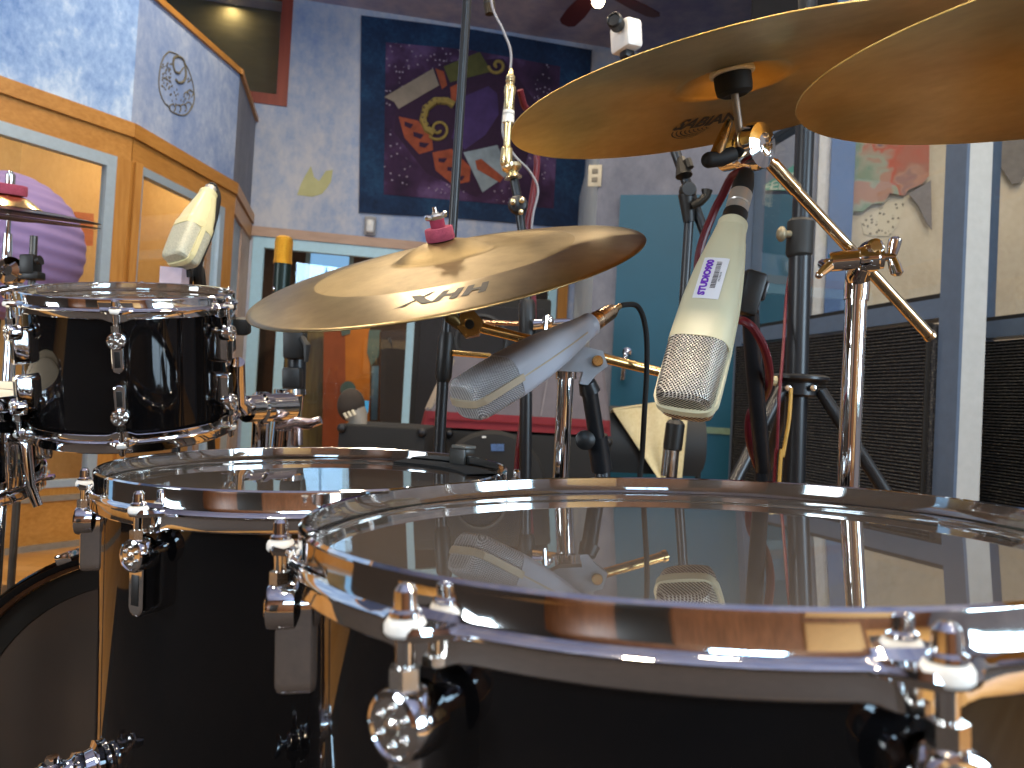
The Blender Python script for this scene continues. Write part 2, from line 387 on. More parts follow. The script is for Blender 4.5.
# left wall, rear wall with a high window, right side wall
m = MB(); m.prism([V((XL, YB, 0)), V((XL, CL.y, 0)), V((XL, CL.y, CEILZ)), V((XL, YB, CEILZ))], (-.12, 0, 0)); struct(m.build('wall_left', plain('dark_wall_cloth', '#2a211b', .9)))
m = MB(); m.prism([V((XR, YB, 0)), V((XR, 10, 0)), V((XR, 10, CEILZ)), V((XR, YB, CEILZ))], (.12, 0, 0)); struct(m.build('wall_right_far', WALLG))
wx0, wx1, wz0, wz1 = -.5, .8, 2.35, 3.45
m = MB()
for x0, x1, z0, z1 in ((XL, wx0, 0, CEILZ), (wx1, XR, 0, CEILZ), (wx0, wx1, 0, wz0), (wx0, wx1, wz1, CEILZ)):
    m.prism([V((x0, YB, z0)), V((x1, YB, z0)), V((x1, YB, z1)), V((x0, YB, z1))], (0, -.12, 0))
struct(m.build('wall_rear', WOODDK))
m = MB()
for x0, x1, z0, z1 in ((wx0, wx0 + .06, wz0, wz1), (wx1 - .06, wx1, wz0, wz1), (wx0, wx1, wz0, wz0 + .06), (wx0, wx1, wz1 - .06, wz1), (.13, .17, wz0, wz1)):
    m.box(I4, x0, x1, YB - .08, YB - .02, z0, z1)
struct(m.build('window_3', BLACK))
# dark doors and pale panels of the rear wall
m = MB(); m.box(I4, -1.9, -.95, YB, YB + .04, 0, 2.05); struct(m.build('door_rear', plain('dark_door', '#17130f', .4)))
m = MB(); m.box(I4, 1.0, 2.6, YB, YB + .05, .5, 2.0, .01); struct(m.build('trim_7', plain('tan_absorber_cloth', '#b08a5a', .9)))

# door wall at the right of the back wall: teal door, plaster, post
D0 = P(592, 300, 4.55); D0.z = 0; D1 = P(848, 300, 4.25); D1.z = 0
ud = (D1 - D0).normalized(); nd = V((-ud.y, ud.x, 0))
def dw(px, py): h = Pplane(px, py, D0, nd); return (h - D0).dot(ud), h.z
def dp(s, z, off=0): return D0 + ud * s + V((0, 0, z)) - nd * off
sd1 = dw(812, 300)[0]; DWH = 2.62
m = MB(); m.prism([dp(0, 0), dp(sd1, 0), dp(sd1, DWH), dp(0, DWH)], nd * .1); struct(m.build('wall_door_side', WALLG))
m = MB(); rr = bp(sE - 3.1, 0); m.prism([dp(0, 0), dp(0, DWH), V((D0.x + .05, rr.y + .3, DWH)), V((D0.x + .05, rr.y + .3, 0))], (.08, 0, 0)); struct(m.build('wall_corner', WALLP))
sd2 = dw(847, 300)[0]
m = MB(); m.prism([dp(sd1, 0, .02), dp(sd1 + .06, 0, .02), dp(sd1 + .06, CEILZ, .02), dp(sd1, CEILZ, .02)], nd * .1); struct(m.build('trim_8', plain('white_jamb_paint', '#c6c6c8', .5)))
m = MB(); m.prism([dp(sd1 + .06, 0, .05), dp(sd2, 0, .05), dp(sd2, CEILZ, .05), dp(sd1 + .06, CEILZ, .05)], nd * .13); struct(m.build('trim_9', BLUEP))
m = MB(); m.prism([dp(sd2, 0), dp(sd2 + 2.6, 0), dp(sd2 + 2.6, CEILZ), dp(sd2, CEILZ)], nd * .1); struct(m.build('wall_right', BEIGE))
# teal door with a chrome lever
s0, zt = dw(621, 197); s1, _ = dw(802, 191)
td = thing('teal_door', 'flat teal door with a chrome lever handle, behind the ivory microphone', 'door', dp(s0, 0, .01))
m = MB(); m.prism([dp(s0, .01, .045), dp(s1, .01, .045), dp(s1, zt, .045), dp(s0, zt, .045)], nd * .042); m.build('door_leaf', TEAL, td)
sb, zb = dw(708, 430); m = MB(); m.prism([dp(dw(688, 430)[0], zb - .018, .052), dp(s1, zb - .018, .052), dp(s1, zb + .018, .052), dp(dw(688, 430)[0], zb + .018, .052)], nd * .007); m.build('edge_strip', plain('pale_olive_strip', '#6f8a78', .5), td)
hx = Pplane(627, 352, D0 - nd * .045, nd); m = MB(); L = frame(hx, -nd); m.lathe(L, [(0, 0), (.026, 0), (.026, .008), (.012, .012), (.012, .05), (0, .052)], 24); hd = m.build('handle_rose', CHROME, td)
m = MB(); m.tube(bez([hx - nd * .05, hx - nd * .058 + V((-.002, 0, -.03)), hx - nd * .055 + V((-.008, 0, -.10)), hx - nd * .05 + V((-.013, 0, -.165))], 5), .0145, 12); m.build('lever', CHROME, hd)
# bunting pennant with green letters above the door
a_, b_, c_ = [Pplane(x, y, D0 - nd * .03, nd) for x, y in ((757, 190), (797, 163), (797, 191))]
pn = tag(MB().prism([a_, c_, b_], -nd * .004).build('lettered_pennant', plain('faded_green_cloth', '#4f8f86', .8), None, TR(*a_)), 'small green lettered pennant on the wall above the teal door', 'pennant')
# beige wall hangings behind the screens
def hang(name, pts, mat, off, label, cat, parent=None, at=None):
    q = MB(); q.prism([Pplane(x, y, D0 - nd * off, nd) for x, y in pts], nd * .006)
    o = q.build(name, mat, parent, TR(*Pplane(*pts[0], D0 - nd * off, nd)) if parent is None else None)
    if label: tag(o, label, cat)
    return o
t = NT('orange_green_print'); v = t.obj(); vo = t.n('ShaderNodeTexVoronoi', feature='SMOOTH_F1'); vo.inputs['Scale'].default_value = 3.2; vo.inputs['Smoothness'].default_value = .6
nz = t.noise(v, 4, 3, .5, 'Color'); ad = t.n('ShaderNodeVectorMath', operation='ADD'); t.l(v, ad.inputs[0]); t.l(nz, ad.inputs[1]); t.l(ad.outputs[0], vo.inputs['Vector'])
t.pr(t.ramp(vo.outputs['Color'], [(.12, '#6f8a78'), (.3, '#94988a'), (.42, '#ad5848'), (.6, '#9a6a5c'), (.75, '#a88070'), (.9, '#6f5c66')]), .8); PRINT = t.m
hp_ = hang('cloth_hanging', [(845, 100), (930, 100), (929, 176), (922, 184), (908, 190), (905, 196), (890, 193), (884, 203), (872, 204), (862, 212), (855, 211), (849, 219), (846, 214)], PRINT, .03, 'ragged orange and green printed cloth hanging behind the nearer screen glass', 'wall hanging')
hang('cloth_shadow', [(909, 194), (931, 180), (932, 230), (926, 222), (918, 205)], plain('cloth_shadow_grey', '#7e7a7c', .9), .034, 'grey sheet shaped as the cloth shadow beside the ragged orange print', 'cloth')  # grey sheet standing in for the shadow the cloth casts on the wall
t = NT('dotted_tail_paint'); v = t.obj(); vo = t.n('ShaderNodeTexVoronoi'); vo.inputs['Scale'].default_value = 42; t.l(v, vo.inputs['Vector'])
t.pr(t.ramp(vo.outputs['Distance'], [(.22, '#6a655c'), (.34, '#c9c0ad')]), .85)
hang('feather_drawing', [(861, 222), (884, 206), (905, 197), (903, 210), (898, 225), (889, 236), (872, 236), (864, 234)], t.m, .006, 'dotted feather shape drawn on the beige wall under the orange print', 'drawing')
hang('shadow_point', [(985, 128), (1040, 120), (1034, 160), (1020, 183), (1012, 184), (1004, 172), (996, 158)], plain('shadow_taupe_grey', '#77726f', .9), .034, 'dark grey sheet shaped as a pointed cloth shadow behind the farther screen glass', 'pennant')  # cloth shadow on the beige wall, built as a dark grey sheet
hang('orange_cloth', [(984, 120), (1040, 116), (1040, 124), (1000, 140), (985, 147)], plain('orange_cloth_mat', '#c0672e', .9), .045, 'orange cloth edge peeping out beneath the far right cymbal', 'cloth')
# tall dark panel high on the wall
m = MB(); q = MB(); q.prism([dp(dw(752, 16)[0], DWH, .03), dp(dw(850, 16)[0], DWH, .03), dp(dw(850, 16)[0], CEILZ - .02, .03), dp(dw(752, 16)[0], CEILZ - .02, .03)], nd * .12)
tag(q.build('black_wall_panel', plain('black_cloth', '#16171c', .9), None, TR(*dp(1, DWH, .03))), 'black cloth panel mounted high on the wall above the large cymbal', 'panel')

# trim over the sliding door
m = MB(); m.prism([bp(sD0 - .02, zD, .03), bp(sD1 + .08, zD, .03), bp(sD1 + .08, zD + .075, .03), bp(sD0 - .02, zD + .075, .03)], nb * .05); struct(m.build('trim_10', PALEW))
m = MB(); a = bw(557, 300)[0]; m.prism([bp(a, 0, .03), bp(a + .085, 0, .03), bp(a + .085, zD, .03), bp(a, zD, .03)], nb * .05); struct(m.build('trim_11', WOOD))
# sliding door
sd = thing('sliding_door', 'glazed sliding door with a daylight-tinted pale blue metal frame in the back wall', 'door', bp(sD0, 0, 0))
m = MB(); fr = .085
def sq(mb, s0, s1, z0, z1, off=.015, th=.06): mb.prism([bp(s0, z0, off), bp(s1, z0, off), bp(s1, z1, off), bp(s0, z1, off)], nb * th)
sq(m, sD0, sD0 + fr, .01, zD); sq(m, sD1 - .06, sD1, .01, zD); sq(m, sD0 + fr, sD1 - .06, zD - .085, zD); sq(m, sD0 + fr, sD1 - .06, .01, .06); m.build('door_frame', ALUW, sd)
sA = bw(275, 350)[0]; sB = bw(407, 380)[0]; sC = bw(283, 350)[0]
for a, b in ((sA, sC + .01), (sB - .025, sB + .035)):
    m = MB(); sq(m, a, b, .06, zD - .085, .0, .03); m.build('stile', ALUW, sd)
for a, b, o in ((sD0 + fr, sB, -.012), (sB, sD1 - .06, -.03)):
    m = MB(); sq(m, a, b, .06, zD - .085, o, .006); m.build('glass_pane', GLASS, sd)
# the adjoining room behind the sliding door
AD = 2.6
def ap(s, z, off): return O + wb * s + V((0, 0, z)) + nb * off
m = MB(); w0, z0_ = 0, 0
def aw(px, py, off=AD): h = Pplane(px, py, O + nb * off, nb); return (h - O).dot(wb), h.z
wa0, wz_0 = aw(303, 305); wa1, wz_1 = aw(355, 238)
wz_0 -= .25
for s0_, s1_, z0_, z1_ in ((-1.2, wa0, 0, 2.6), (wa1, 5.2, 0, 2.6), (wa0, wa1, 0, wz_0), (wa0, wa1, wz_1, 2.6)):
    m.prism([ap(s0_, z0_, AD), ap(s1_, z0_, AD), ap(s1_, z1_, AD), ap(s0_, z1_, AD)], nb * .1)
m.prism([ap(-1.2, 0, .15), ap(-1.2, 0, AD), ap(-1.2, 2.6, AD), ap(-1.2, 2.6, .15)], -wb * .1); m.prism([ap(5.2, 0, .15), ap(5.2, 0, AD), ap(5.2, 2.6, AD), ap(5.2, 2.6, .15)], wb * .1)
struct(m.build('wall_adjoining', plain('brown_room_paint', '#4a3a30', .8)))
m = MB(); m.prism([ap(-1.2, 2.6, .12), ap(5.2, 2.6, .12), ap(5.2, 2.6, AD + .1), ap(-1.2, 2.6, AD + .1)], (0, 0, .06)); struct(m.build('ceiling_adjoining', plain('brown_room_ceiling', '#6b6058', .8)))
m = MB(); fr = .05
for s0_, s1_, z0_, z1_ in ((wa0, wa0 + fr, wz_0, wz_1), (wa1 - fr, wa1, wz_0, wz_1), (wa0, wa1, wz_1 - fr, wz_1), (wa0, wa1, wz_0, wz_0 + fr)):
    m.prism([ap(s0_, z0_, AD - .02), ap(s1_, z0_, AD - .02), ap(s1_, z1_, AD - .02), ap(s0_, z1_, AD - .02)], nb * .06)
struct(m.build('window_4', ALUW))
def flat(name, pxs, off, th, mat, label, cat, toz0=False):
    q = MB(); pp = [Pplane(x, y, O + nb * off, nb) for x, y in pxs]
    if toz0:
        for w_ in pp[-2:]: w_.z = 0.002
    q.prism(pp, nb * th); return tag(q.build(name, mat, None, TR(*pp[0])), label, cat)
flat('tall_cabinet', [(286, 330), (324, 328), (322, 500), (280, 500)], 2.1, .4, mk_wood('olive_wood', '#6e5a2a', '#94803e', 'z'), 'olive brown wooden cabinet seen through the sliding door glass', 'cabinet', True)
DRP = [(plain('rust_red_paint', '#9a4a26', .7, 0, .2, 3)), plain('orange_paint', '#c8741c', .7, 0, .2, 3), plain('slate_teal_paint', '#4f6a6c', .7, 0, .1), plain('wall_blue_paint', '#5c7f9c', .7)]
q = MB()
def fl2(pxs, off, th, mi): q.m = mi; q.prism([Pplane(x, y, O + nb * off, nb) for x, y in pxs], nb * th)
fl2([(324, 322), (345, 322), (345, 500), (320, 500)], 1.9, .04, 0); fl2([(345, 322), (370, 322), (368, 500), (345, 500)], 1.9, .04, 1)
def disc(cx, cy, rx, ry, n=16): return [(cx + rx * math.cos(2 * PI * i / n), cy + ry * math.sin(2 * PI * i / n)) for i in range(n)]
fl2(disc(348, 390, 8, 9), 1.89, .008, 2); fl2([(339, 322), (352, 322), (350, 334), (342, 336)], 1.89, .008, 2); fl2([(369, 330), (381, 330), (379, 356), (371, 366), (367, 352)], 1.89, .008, 2); fl2([(372, 366), (379, 366), (377, 420), (371, 420)], 1.89, .008, 3)
for i in range(len(q.v)): q.v[i].z = max(q.v[i].z, .02)
tag(q.build('painted_panel', DRP, None, TR(*ap(1, 0, 1.9))), 'rust and orange painted panel with slate blots seen through the sliding door', 'painting')
flat('dark_bookcase', [(381, 330), (405, 330), (403, 500), (378, 500)], 1.2, .35, plain('dark_brown_wood', '#33231a', .5), 'dark brown bookcase seen through the sliding door beside the orange panel', 'bookcase', True)

# sensor over the door, wall outlet
hc = bp(*bw(370, 227), .03); q = MB(); q.box(frame(hc, -nb, wb), -.045, .045, -.075, .075, 0, .02, .006); so = q.build('door_sensor', plain('grey_plastic', '#8c8f96', .5), None, TR(*hc))
q = MB(); q.box(frame(hc, -nb, wb), -.032, .032, -.06, .045, .02, .06, .018); q.build('lens_cover', plain('milky_plastic', '#cdd2d8', .3), so); tag(so, 'small white motion sensor over the sliding door frame', 'sensor')
def outlet(hc, n, label):
    L = frame(hc, n, V((0, 0, 1)).cross(n)); q = MB(); q.box(L, -.04, .04, -.065, .065, 0, .008, .003); o = q.build('wall_outlet', plain('cream_plastic', '#b9b29f', .5), None, TR(*hc))
    for z in (-.025, .025):
        q = MB(); q.box(L, -.018, .018, z - .015, z + .015, .008, .011, .002); q.build('socket', plain('dark_cream_plastic', '#6f6a5e', .5), o)
    tag(o, label, 'outlet')
outlet(Pplane(595, 176, D0, nd) - nd * .002, -nd, 'cream wall outlet between the tapestry and the teal door')

# tapestry
CLN = mk_sponge('navy_batik_cloth', [(.35, '#0e1f3c'), (.5, '#152e50'), (.65, '#1f4468')], 2.5, 30, (1, 1, 1), .95)
t = NT('violet_speckled_cloth'); v = t.obj(); vo = t.n('ShaderNodeTexVoronoi'); vo.inputs['Scale'].default_value = 26; t.l(v, vo.inputs['Vector'])
nz = t.noise(v, 2.2, 4); base = t.ramp(nz, [(.35, '#23152f'), (.5, '#3a2546'), (.62, '#5b4670')])
mk = t.math('MULTIPLY', t.math('LESS_THAN', vo.outputs['Distance'], .2), t.math('GREATER_THAN', t.noise(v, 3.1, 2), .5))
mxn = t.n('ShaderNodeMix', data_type='RGBA'); t.l(mk, mxn.inputs[0]); t.l(base, mxn.inputs[6]); mxn.inputs[7].default_value = (*lin('#8c8398'), 1); t.pr(mxn.outputs[2], .95); CLV = t.m
TM = [CLN, CLV, plain('cream_grey_cloth', '#827a70', .95, 0, .15, 8), plain('moss_cloth', '#4c4e2c', .95, 0, .2, 10), plain('old_gold_cloth', '#8a7a44', .95), plain('rust_cloth', '#8a4632', .95, 0, .25, 14), plain('plum_cloth', '#3f2f60', .95, 0, .25, 6), plain('silver_blue_cloth', '#8293a0', .8, 0, .35, 5), plain('dark_plum_cloth', '#2e1c36', .95)]
q = MB()
def tp(x, y, off): return bp(*bw(350 + x / 3.412, 10 + y / 3.412), off)
def tpoly(pts, mi, off, th=.003): q.m = mi; q.prism([tp(x, y, off) for x, y in pts], nb * th)
tpoly([(38, 22), (250, 48), (430, 72), (823, 140), (806, 450), (785, 748), (560, 728), (300, 706), (150, 700), (30, 692), (34, 400)], 0, .022, .012)
tpoly([(122, 115), (400, 140), (715, 197), (704, 440), (692, 680), (400, 655), (115, 632), (118, 380)], 1, .026)
tpoly([(160, 300), (330, 180), (520, 170), (640, 330), (600, 520), (430, 640), (260, 560), (150, 420)], 8, .0285)
tpoly([(116, 302), (282, 205), (302, 262), (165, 342), (150, 318)], 2, .032); tpoly([(318, 198), (440, 148), (480, 215), (340, 252)], 3, .032)
tpoly([(385, 300), (470, 265), (500, 290), (505, 360), (460, 430), (390, 480), (345, 440)], 6, .032)
tpoly([(385, 490), (500, 465), (545, 560), (450, 625)], 7, .032); tpoly([(425, 518), (445, 512), (522, 575), (508, 592), (432, 548)], 5, .035)
for pl in ([(165, 368), (230, 382), (278, 440), (282, 482), (235, 496), (185, 440)], [(280, 490), (345, 478), (410, 540), (405, 590), (350, 600), (290, 550)], [(340, 268), (375, 252), (372, 312), (344, 318)], [(290, 205), (318, 215), (330, 262), (312, 275)]): tpoly(pl, 5, .033)
for pl in ([(185, 385), (215, 395), (205, 410), (185, 400)], [(215, 420), (250, 430), (240, 445), (215, 435)], [(235, 455), (270, 460), (255, 475), (235, 470)], [(300, 510), (330, 510), (320, 525), (300, 522)], [(330, 540), (365, 540), (355, 556), (330, 552)], [(350, 570), (390, 570), (380, 585), (350, 582)]): tpoly(pl, 8, .036)
q.m = 4
q.tube([tp(*p, .034) for p in [(352, 330), (330, 316), (290, 315), (258, 340), (248, 380), (262, 412), (285, 425)]], .032, 8)
sp_ = [(300 + (8 + 3.6 * a) * math.cos(a + .4), 412 + (8 + 3.6 * a) * math.sin(a + .4)) for a in [i * .35 for i in range(25)]]
q.tube([tp(x, y, .036) for x, y in sp_], .012, 6)
sp_ = [(500 + (4 + 3.6 * a) * math.cos(a + 2), 195 + (4 + 3.6 * a) * math.sin(a + 2)) for a in [i * .35 for i in range(22)]]
q.tube([tp(x, y, .034) for x, y in sp_], .014, 6)
q.m = 8
for i in range(9):
    a = 2.2 + i * .33; q.tube([tp(300 + 40 * math.cos(a), 365 + 38 * math.sin(a), .044), tp(300 + 58 * math.cos(a + .1), 365 + 54 * math.sin(a + .1), .062)], .007, 6)
tag(q.build('tapestry', TM, None, TR(*bp(*bw(470, 120), .02))), 'navy bordered cloth tapestry with violet centre and gold spiral on the back wall', 'tapestry')

# ceiling fan with a lit bulb
fc = Pz(598, 6, CEILZ - .30); FANM = plain('dark_red_blade', '#4a1d22', .5)
fn = thing('ceiling_fan', 'dark red ceiling fan with one lit bulb, above the tapestry', 'ceiling fan', V((fc.x, fc.y, CEILZ)))
q = MB(); q.lathe(TR(fc.x, fc.y, CEILZ), [(0, 0), (.06, 0), (.06, -.03), (.015, -.04), (.015, -.12), (.09, -.13), (.1, -.2), (.06, -.225), (0, -.225)], 32); q.build('motor_housing', FANM, fn)
for i in range(5):
    a = 2 * PI * i / 5 + .15; A = TR(fc.x, fc.y, CEILZ - .165) @ RZ(a + .5) @ MX.Rotation(.2, 4, 'X'); q = MB(); q.loft([[A @ V((r, y * w, z)) for y, z in ((-1, -.004), (1, -.004), (1, .004), (-1, .004))] for r, w in ((.09, .03), (.18, .06), (.4, .075), (.56, .065), (.6, .03))]); q.build('blade', FANM, fn)
t = NT('lit_bulb'); e = t.n('ShaderNodeEmission'); e.inputs[0].default_value = (1, .82, .5, 1); e.inputs[1].default_value = 25; t.l(e.outputs[0], t.out.inputs[0]); BULB = t.m
q = MB(); q.sphere(TR(fc.x, fc.y, CEILZ - .265), .045); q.build('bulb', BULB, fn)

# ------------------------------------------------------------------ lights
def area(name, loc, size, e, col, rot, sy=None, shape='DISK'):
    l = bpy.data.lights.new(name, 'AREA'); l.energy = e; l.color = col; l.shape = 'RECTANGLE' if sy else shape; l.size = size
    if sy: l.size_y = sy
    o = bpy.data.objects.new(name, l); COL.objects.link(o); o.location = loc; o.rotation_euler = rot; return o
K = .5
area('daylight_rear_window', ((wx0 + wx1) / 2, YB - .10, (wz0 + wz1) / 2), wx1 - wx0 - .1, 130 * K, (.50, .76, 1), (math.radians(80), 0, 0), wz1 - wz0 - .1)
m = MB()
for y0, y1, z0, z1 in ((-2.5, -.5, .85, .92), (-2.5, -.5, 2.43, 2.5), (-2.5, -2.43, .92, 2.43), (-.57, -.5, .92, 2.43), (-1.53, -1.47, .92, 2.43)):
    m.box(I4, XR - .05, XR - .001, y0, y1, z0, z1)
struct(m.build('added_window', ALUW))
area('added_side_light', (XR - .02, -1.5, 1.675), 1.48, 400 * K, (.62, .82, 1), (0, math.radians(90), 0), 1.84)  # added window and light for extra daylight, no opening in the wall behind
m = MB()
for y0, y1, z0, z1 in ((-1.9, -.7, .95, 1.01), (-1.9, -.7, 2.24, 2.3), (-1.9, -1.84, 1.01, 2.24), (-.76, -.7, 1.01, 2.24)):
    m.box(I4, XL + .001, XL + .05, y0, y1, z0, z1)
struct(m.build('window_6', ALUW))
area('daylight_left_window', (XL + .02, -1.3, 1.625), 1.2, 210 * K, (.85, .93, 1), (0, math.radians(-90), 0), 1.05)
lampspec = [(-1.8, 1.9, 42), (.2, 3.2, 16), (1.6, 1.2, 48), (-.7, -.5, 66), (1.3, -1.4, 36), (2.3, 2.6, 24), (-1.2, 3.9, 40), (.3, .9, 26), (2.4, .2, 24)]
t = NT('lamp_disc'); e = t.n('ShaderNodeEmission'); e.inputs[0].default_value = (1, .78, .5, 1); e.inputs[1].default_value = 12; t.l(e.outputs[0], t.out.inputs[0]); LDISC = t.m
for i, (x, y, e) in enumerate(lampspec):
    lp = thing('ceiling_spot', 'round black ceiling spot lamp with a warm lit face', 'ceiling lamp', V((x, y, CEILZ)), 'ceiling spots over the drums')
    q = MB(); q.lathe(TR(x, y, CEILZ), [(0, 0), (.085, 0), (.085, -.14), (.078, -.14), (.07, -.06), (0, -.06)], 28); q.build('lamp_can', BLACKM, lp)
    q = MB(); q.lathe(TR(x, y, CEILZ), [(0, -.064), (.066, -.064)], 24); q.build('lamp_face', LDISC, lp)
    area('spot_lamp', (x, y, CEILZ - .15), .30, e * K * 2.0, (1, .83, .60), (0, 0, 0))
bl_ = C1 - n1 * .9 - u1 * .2; area('booth_lamp', (bl_.x, bl_.y, SOFT - .18), .5, 17, (1, .80, .50), (0, 0, 0)); bl_ = (C2 + bi[2]) / 2; area('booth_lamp', (bl_.x, bl_.y, SOFT - .18), .4, 22, (1, .80, .50), (0, 0, 0))
area('adjoining_room_lamp', tuple(ap(1.3, 2.5, 1.0)), .4, 28, (1, .8, .55), (0, 0, 0))
area('gallery_lamp', tuple(bp(sG1 - .5, CEILZ - .02, -.19)), .1, 2.2, (1, .85, .5), (0, 0, 0))
w = bpy.data.worlds.new('sky'); SC.world = w; w.use_nodes = True
w.node_tree.nodes['Background'].inputs[0].default_value = (.32, .62, 1.0, 1); w.node_tree.nodes['Background'].inputs[1].default_value = .85
SC.view_settings.view_transform = 'Standard'; SC.view_settings.look = 'None'; SC.view_settings.gamma = 1; SC.view_settings.use_curve_mapping = False
SC.view_settings.exposure = 0.0
SC.cycles.use_denoising = True; SC.cycles.max_bounces = 10; SC.cycles.glossy_bounces = 6; SC.cycles.transparent_max_bounces = 24; SC.cycles.sample_clamp_indirect = 6


# ------------------------------------------------------------------ drums
def drum(name, label, c, N, R, H, lug_angles, hoopscale=1.0, lug_r=.0125, head_mat=HEAD, cat='drum', shell_extra=None, bar=.040, discz=.060, bottom_lugs=True, xdir=(1, 0, 0), h2=None, rodlen=True):
    T = frame(c, N, xdir); base = T @ TR(0, 0, -H)
    root = thing(name, label, cat, T)
    hs = hoopscale
    Rs = R - .0068
    m = MB(); m.lathe(T, [(Rs, -.020), (Rs, -H + .020), (Rs - .007, -H + .018), (Rs - .007, -.018)], 160, closed=True); m.m = 1
    # inner ply skin
    m.lathe(T, [(Rs - .0072, -.019), (Rs - .0072, -H + .019)], 160)
    sh = m.build('shell', [BLACK_LACQ, SHELLIN], root)
    ears = [math.radians(a) for a in lug_angles]
    def hoop(nm, flip, Tt, mat=CHROME):
        prof = [(R - .0036, -.0006), (R - .0020, 0), (R - .0005, -.0012), (R - .0002, -.003), (R - .0006, -.0135 * hs), (R + .0006, -.0162 * hs), (R + .0034, -.0175 * hs), (R + .0046, -.0190 * hs), (R + .0034, -.0208 * hs), (R + .0018, -.0216 * hs), (R + .0014, -.0235 * hs), (R + .0016, -.0305 * hs), (R + .0008, -.0315 * hs), (R - .0006, -.0310 * hs), (R - .0012, -.023 * hs), (R - .0030, -.0135 * hs), (R - .0036, -.004)]
        def rf(k, r, z, a):
            e = 0
            for q in ears:
                dl = (a - q + PI) % (2 * PI) - PI; w = .0125 / R
                e = max(e, math.exp(-(dl / w) ** 4))
            if 6 <= k <= 8: return r + .0115 * e, z + (.0012 * e if k == 6 else -.0012 * e if k == 8 else 0)
            if k in (5, 9): return r + .002 * e, z
            if k in (10, 11, 12): return r + .0008 * e, z - (.004 * e if k > 10 else 0)
            return r, z
        mm = MB(); mm.lathe(Tt, prof, 288, rf, closed=True); return mm.build(nm, mat, root)
    hoop('batter_hoop', False, T)
    m = MB(); m.lathe(T, [(0, -.0125), (R * .5, -.0125), (R - .022, -.0125), (R - .010, -.0125), (R - .0052, -.0135), (R - .0045, -.018)], 128); m.build('batter_head', head_mat, root)
    Tb = frame(T @ V((0, 0, -H)), -V(N), xdir)
    # bottom hoop: mirror of angles
    ears_top = ears
    ears = [-a for a in ears_top]
    hoop('resonant_hoop', True, Tb)
    m = MB(); m.lathe(Tb, [(0, -.0125), (R - .010, -.0125), (R - .0052, -.0135), (R - .0045, -.018)], 96); m.build('resonant_head', HEAD if head_mat is HEAD else head_mat, root)
    ears = ears_top
    re = R + .0105
    def rod(Tt, a, side):
        A = Tt @ RZ(a); ez = -.0152 * hs
        q = MB(); q.lathe(A @ TR(re, 0, 0), [(0, ez + .0125), (.0022, ez + .0121), (.0038, ez + .0100), (.0041, ez + .004), (.0055, ez + .003), (.0056, ez + .0015), (.0035, ez), (.003, -discz + .012), (.0, -discz + .012)], 18)
        ro = q.build('tension_rod', SCREW if False else CHROME, root)
        q = MB(); q.lathe(A @ TR(re, 0, 0), [(.0042, ez + .001), (.0062, ez + .0008), (.0072, ez - .0010), (.0072, ez - .0036), (.0062, ez - .0048), (.004, ez - .0048)], 24, closed=True)
        q.build('washer', WHITE, ro)
        q = MB(); pr_ = []
        z = ez - .008
        while z > -discz + .016: pr_ += [(.0027, z), (.0031, z - .0006)]; z -= .0012
        q.lathe(A @ TR(re, 0, 0), pr_, 12); q.build('thread', SCREW, ro)
        q = MB(); q.tube([A @ V((re, 0, -discz + .0185)), A @ V((re, 0, -discz + .0105))], .0056, 6); q.build('hex_collar', CHROME_D, ro)
    def lug(Tt, a):
        A = Tt @ RZ(a); Rd = Rs + .0005
        L = frame(A @ V((Rd, 0, -discz)), A.to_3x3() @ V((1, 0, 0)), A.to_3x3() @ V((0, 0, 1)))  # local z outward, x up
        q = MB(); r = lug_r
        q.lathe(L, [(r * .62, -.002), (r * .62, .005), (r, .008), (r * 1.02, .012), (r, .0205), (r * .93, .0225), (r * .80, .0232), (r * .74, .0222), (0, .0226)], 40)
        lo = q.build('lug', CHROME, root)
        q = MB()
        for i in range(6):
            b = 2 * PI * i / 6; q.sphere(L @ TR(r * .5 * math.cos(b), r * .5 * math.sin(b), .0224), .0018, 10, 6)
        q.sphere(L @ TR(0, 0, .0224), .0035, 12, 6, (1, 1, .5)); q.build('dimple', CHROME_D, lo)
        q = MB(); w = r * .62; n = 10; pts = []
        ln = bar
        for i in range(n + 1): b = PI / 2 + PI * i / n; pts.append((-ln + w * math.cos(b), w * math.sin(b)))
        pts2 = [(0, -w)] + [] + [(0, w)]
        poly = [(0, w)] + pts + [(0, -w)]
        rings = []
        for (zz, sc_) in ((-.004, 1), (.0145, 1), (.0172, .92), (.0180, .80)):
            rings.append([L @ V((-ln / 2 - (-ln / 2 - x) * (1 - (1 - sc_) * .35), y * sc_, zz)) for x, y in poly])
        q.loft(rings); q.build('lug_bar', CHROME, lo)
        q = MB(); q.box(L, -ln + .001, -r - .002, -w * .48, w * .48, .0174, .0184, .0003); q.build('lug_slot', BLACK, lo)
    for a in ears: rod(T, a, 1); lug(T, a)
    if bottom_lugs:
        for a in ears: rod(Tb, -a, -1); lug(Tb, -a)
    return root, T

def Nv(th, ph): return V((math.sin(th) * math.cos(ph), math.sin(th) * math.sin(ph), math.cos(th)))
def up(c): return V((c[0], c[1], c[2] + CAMZ))

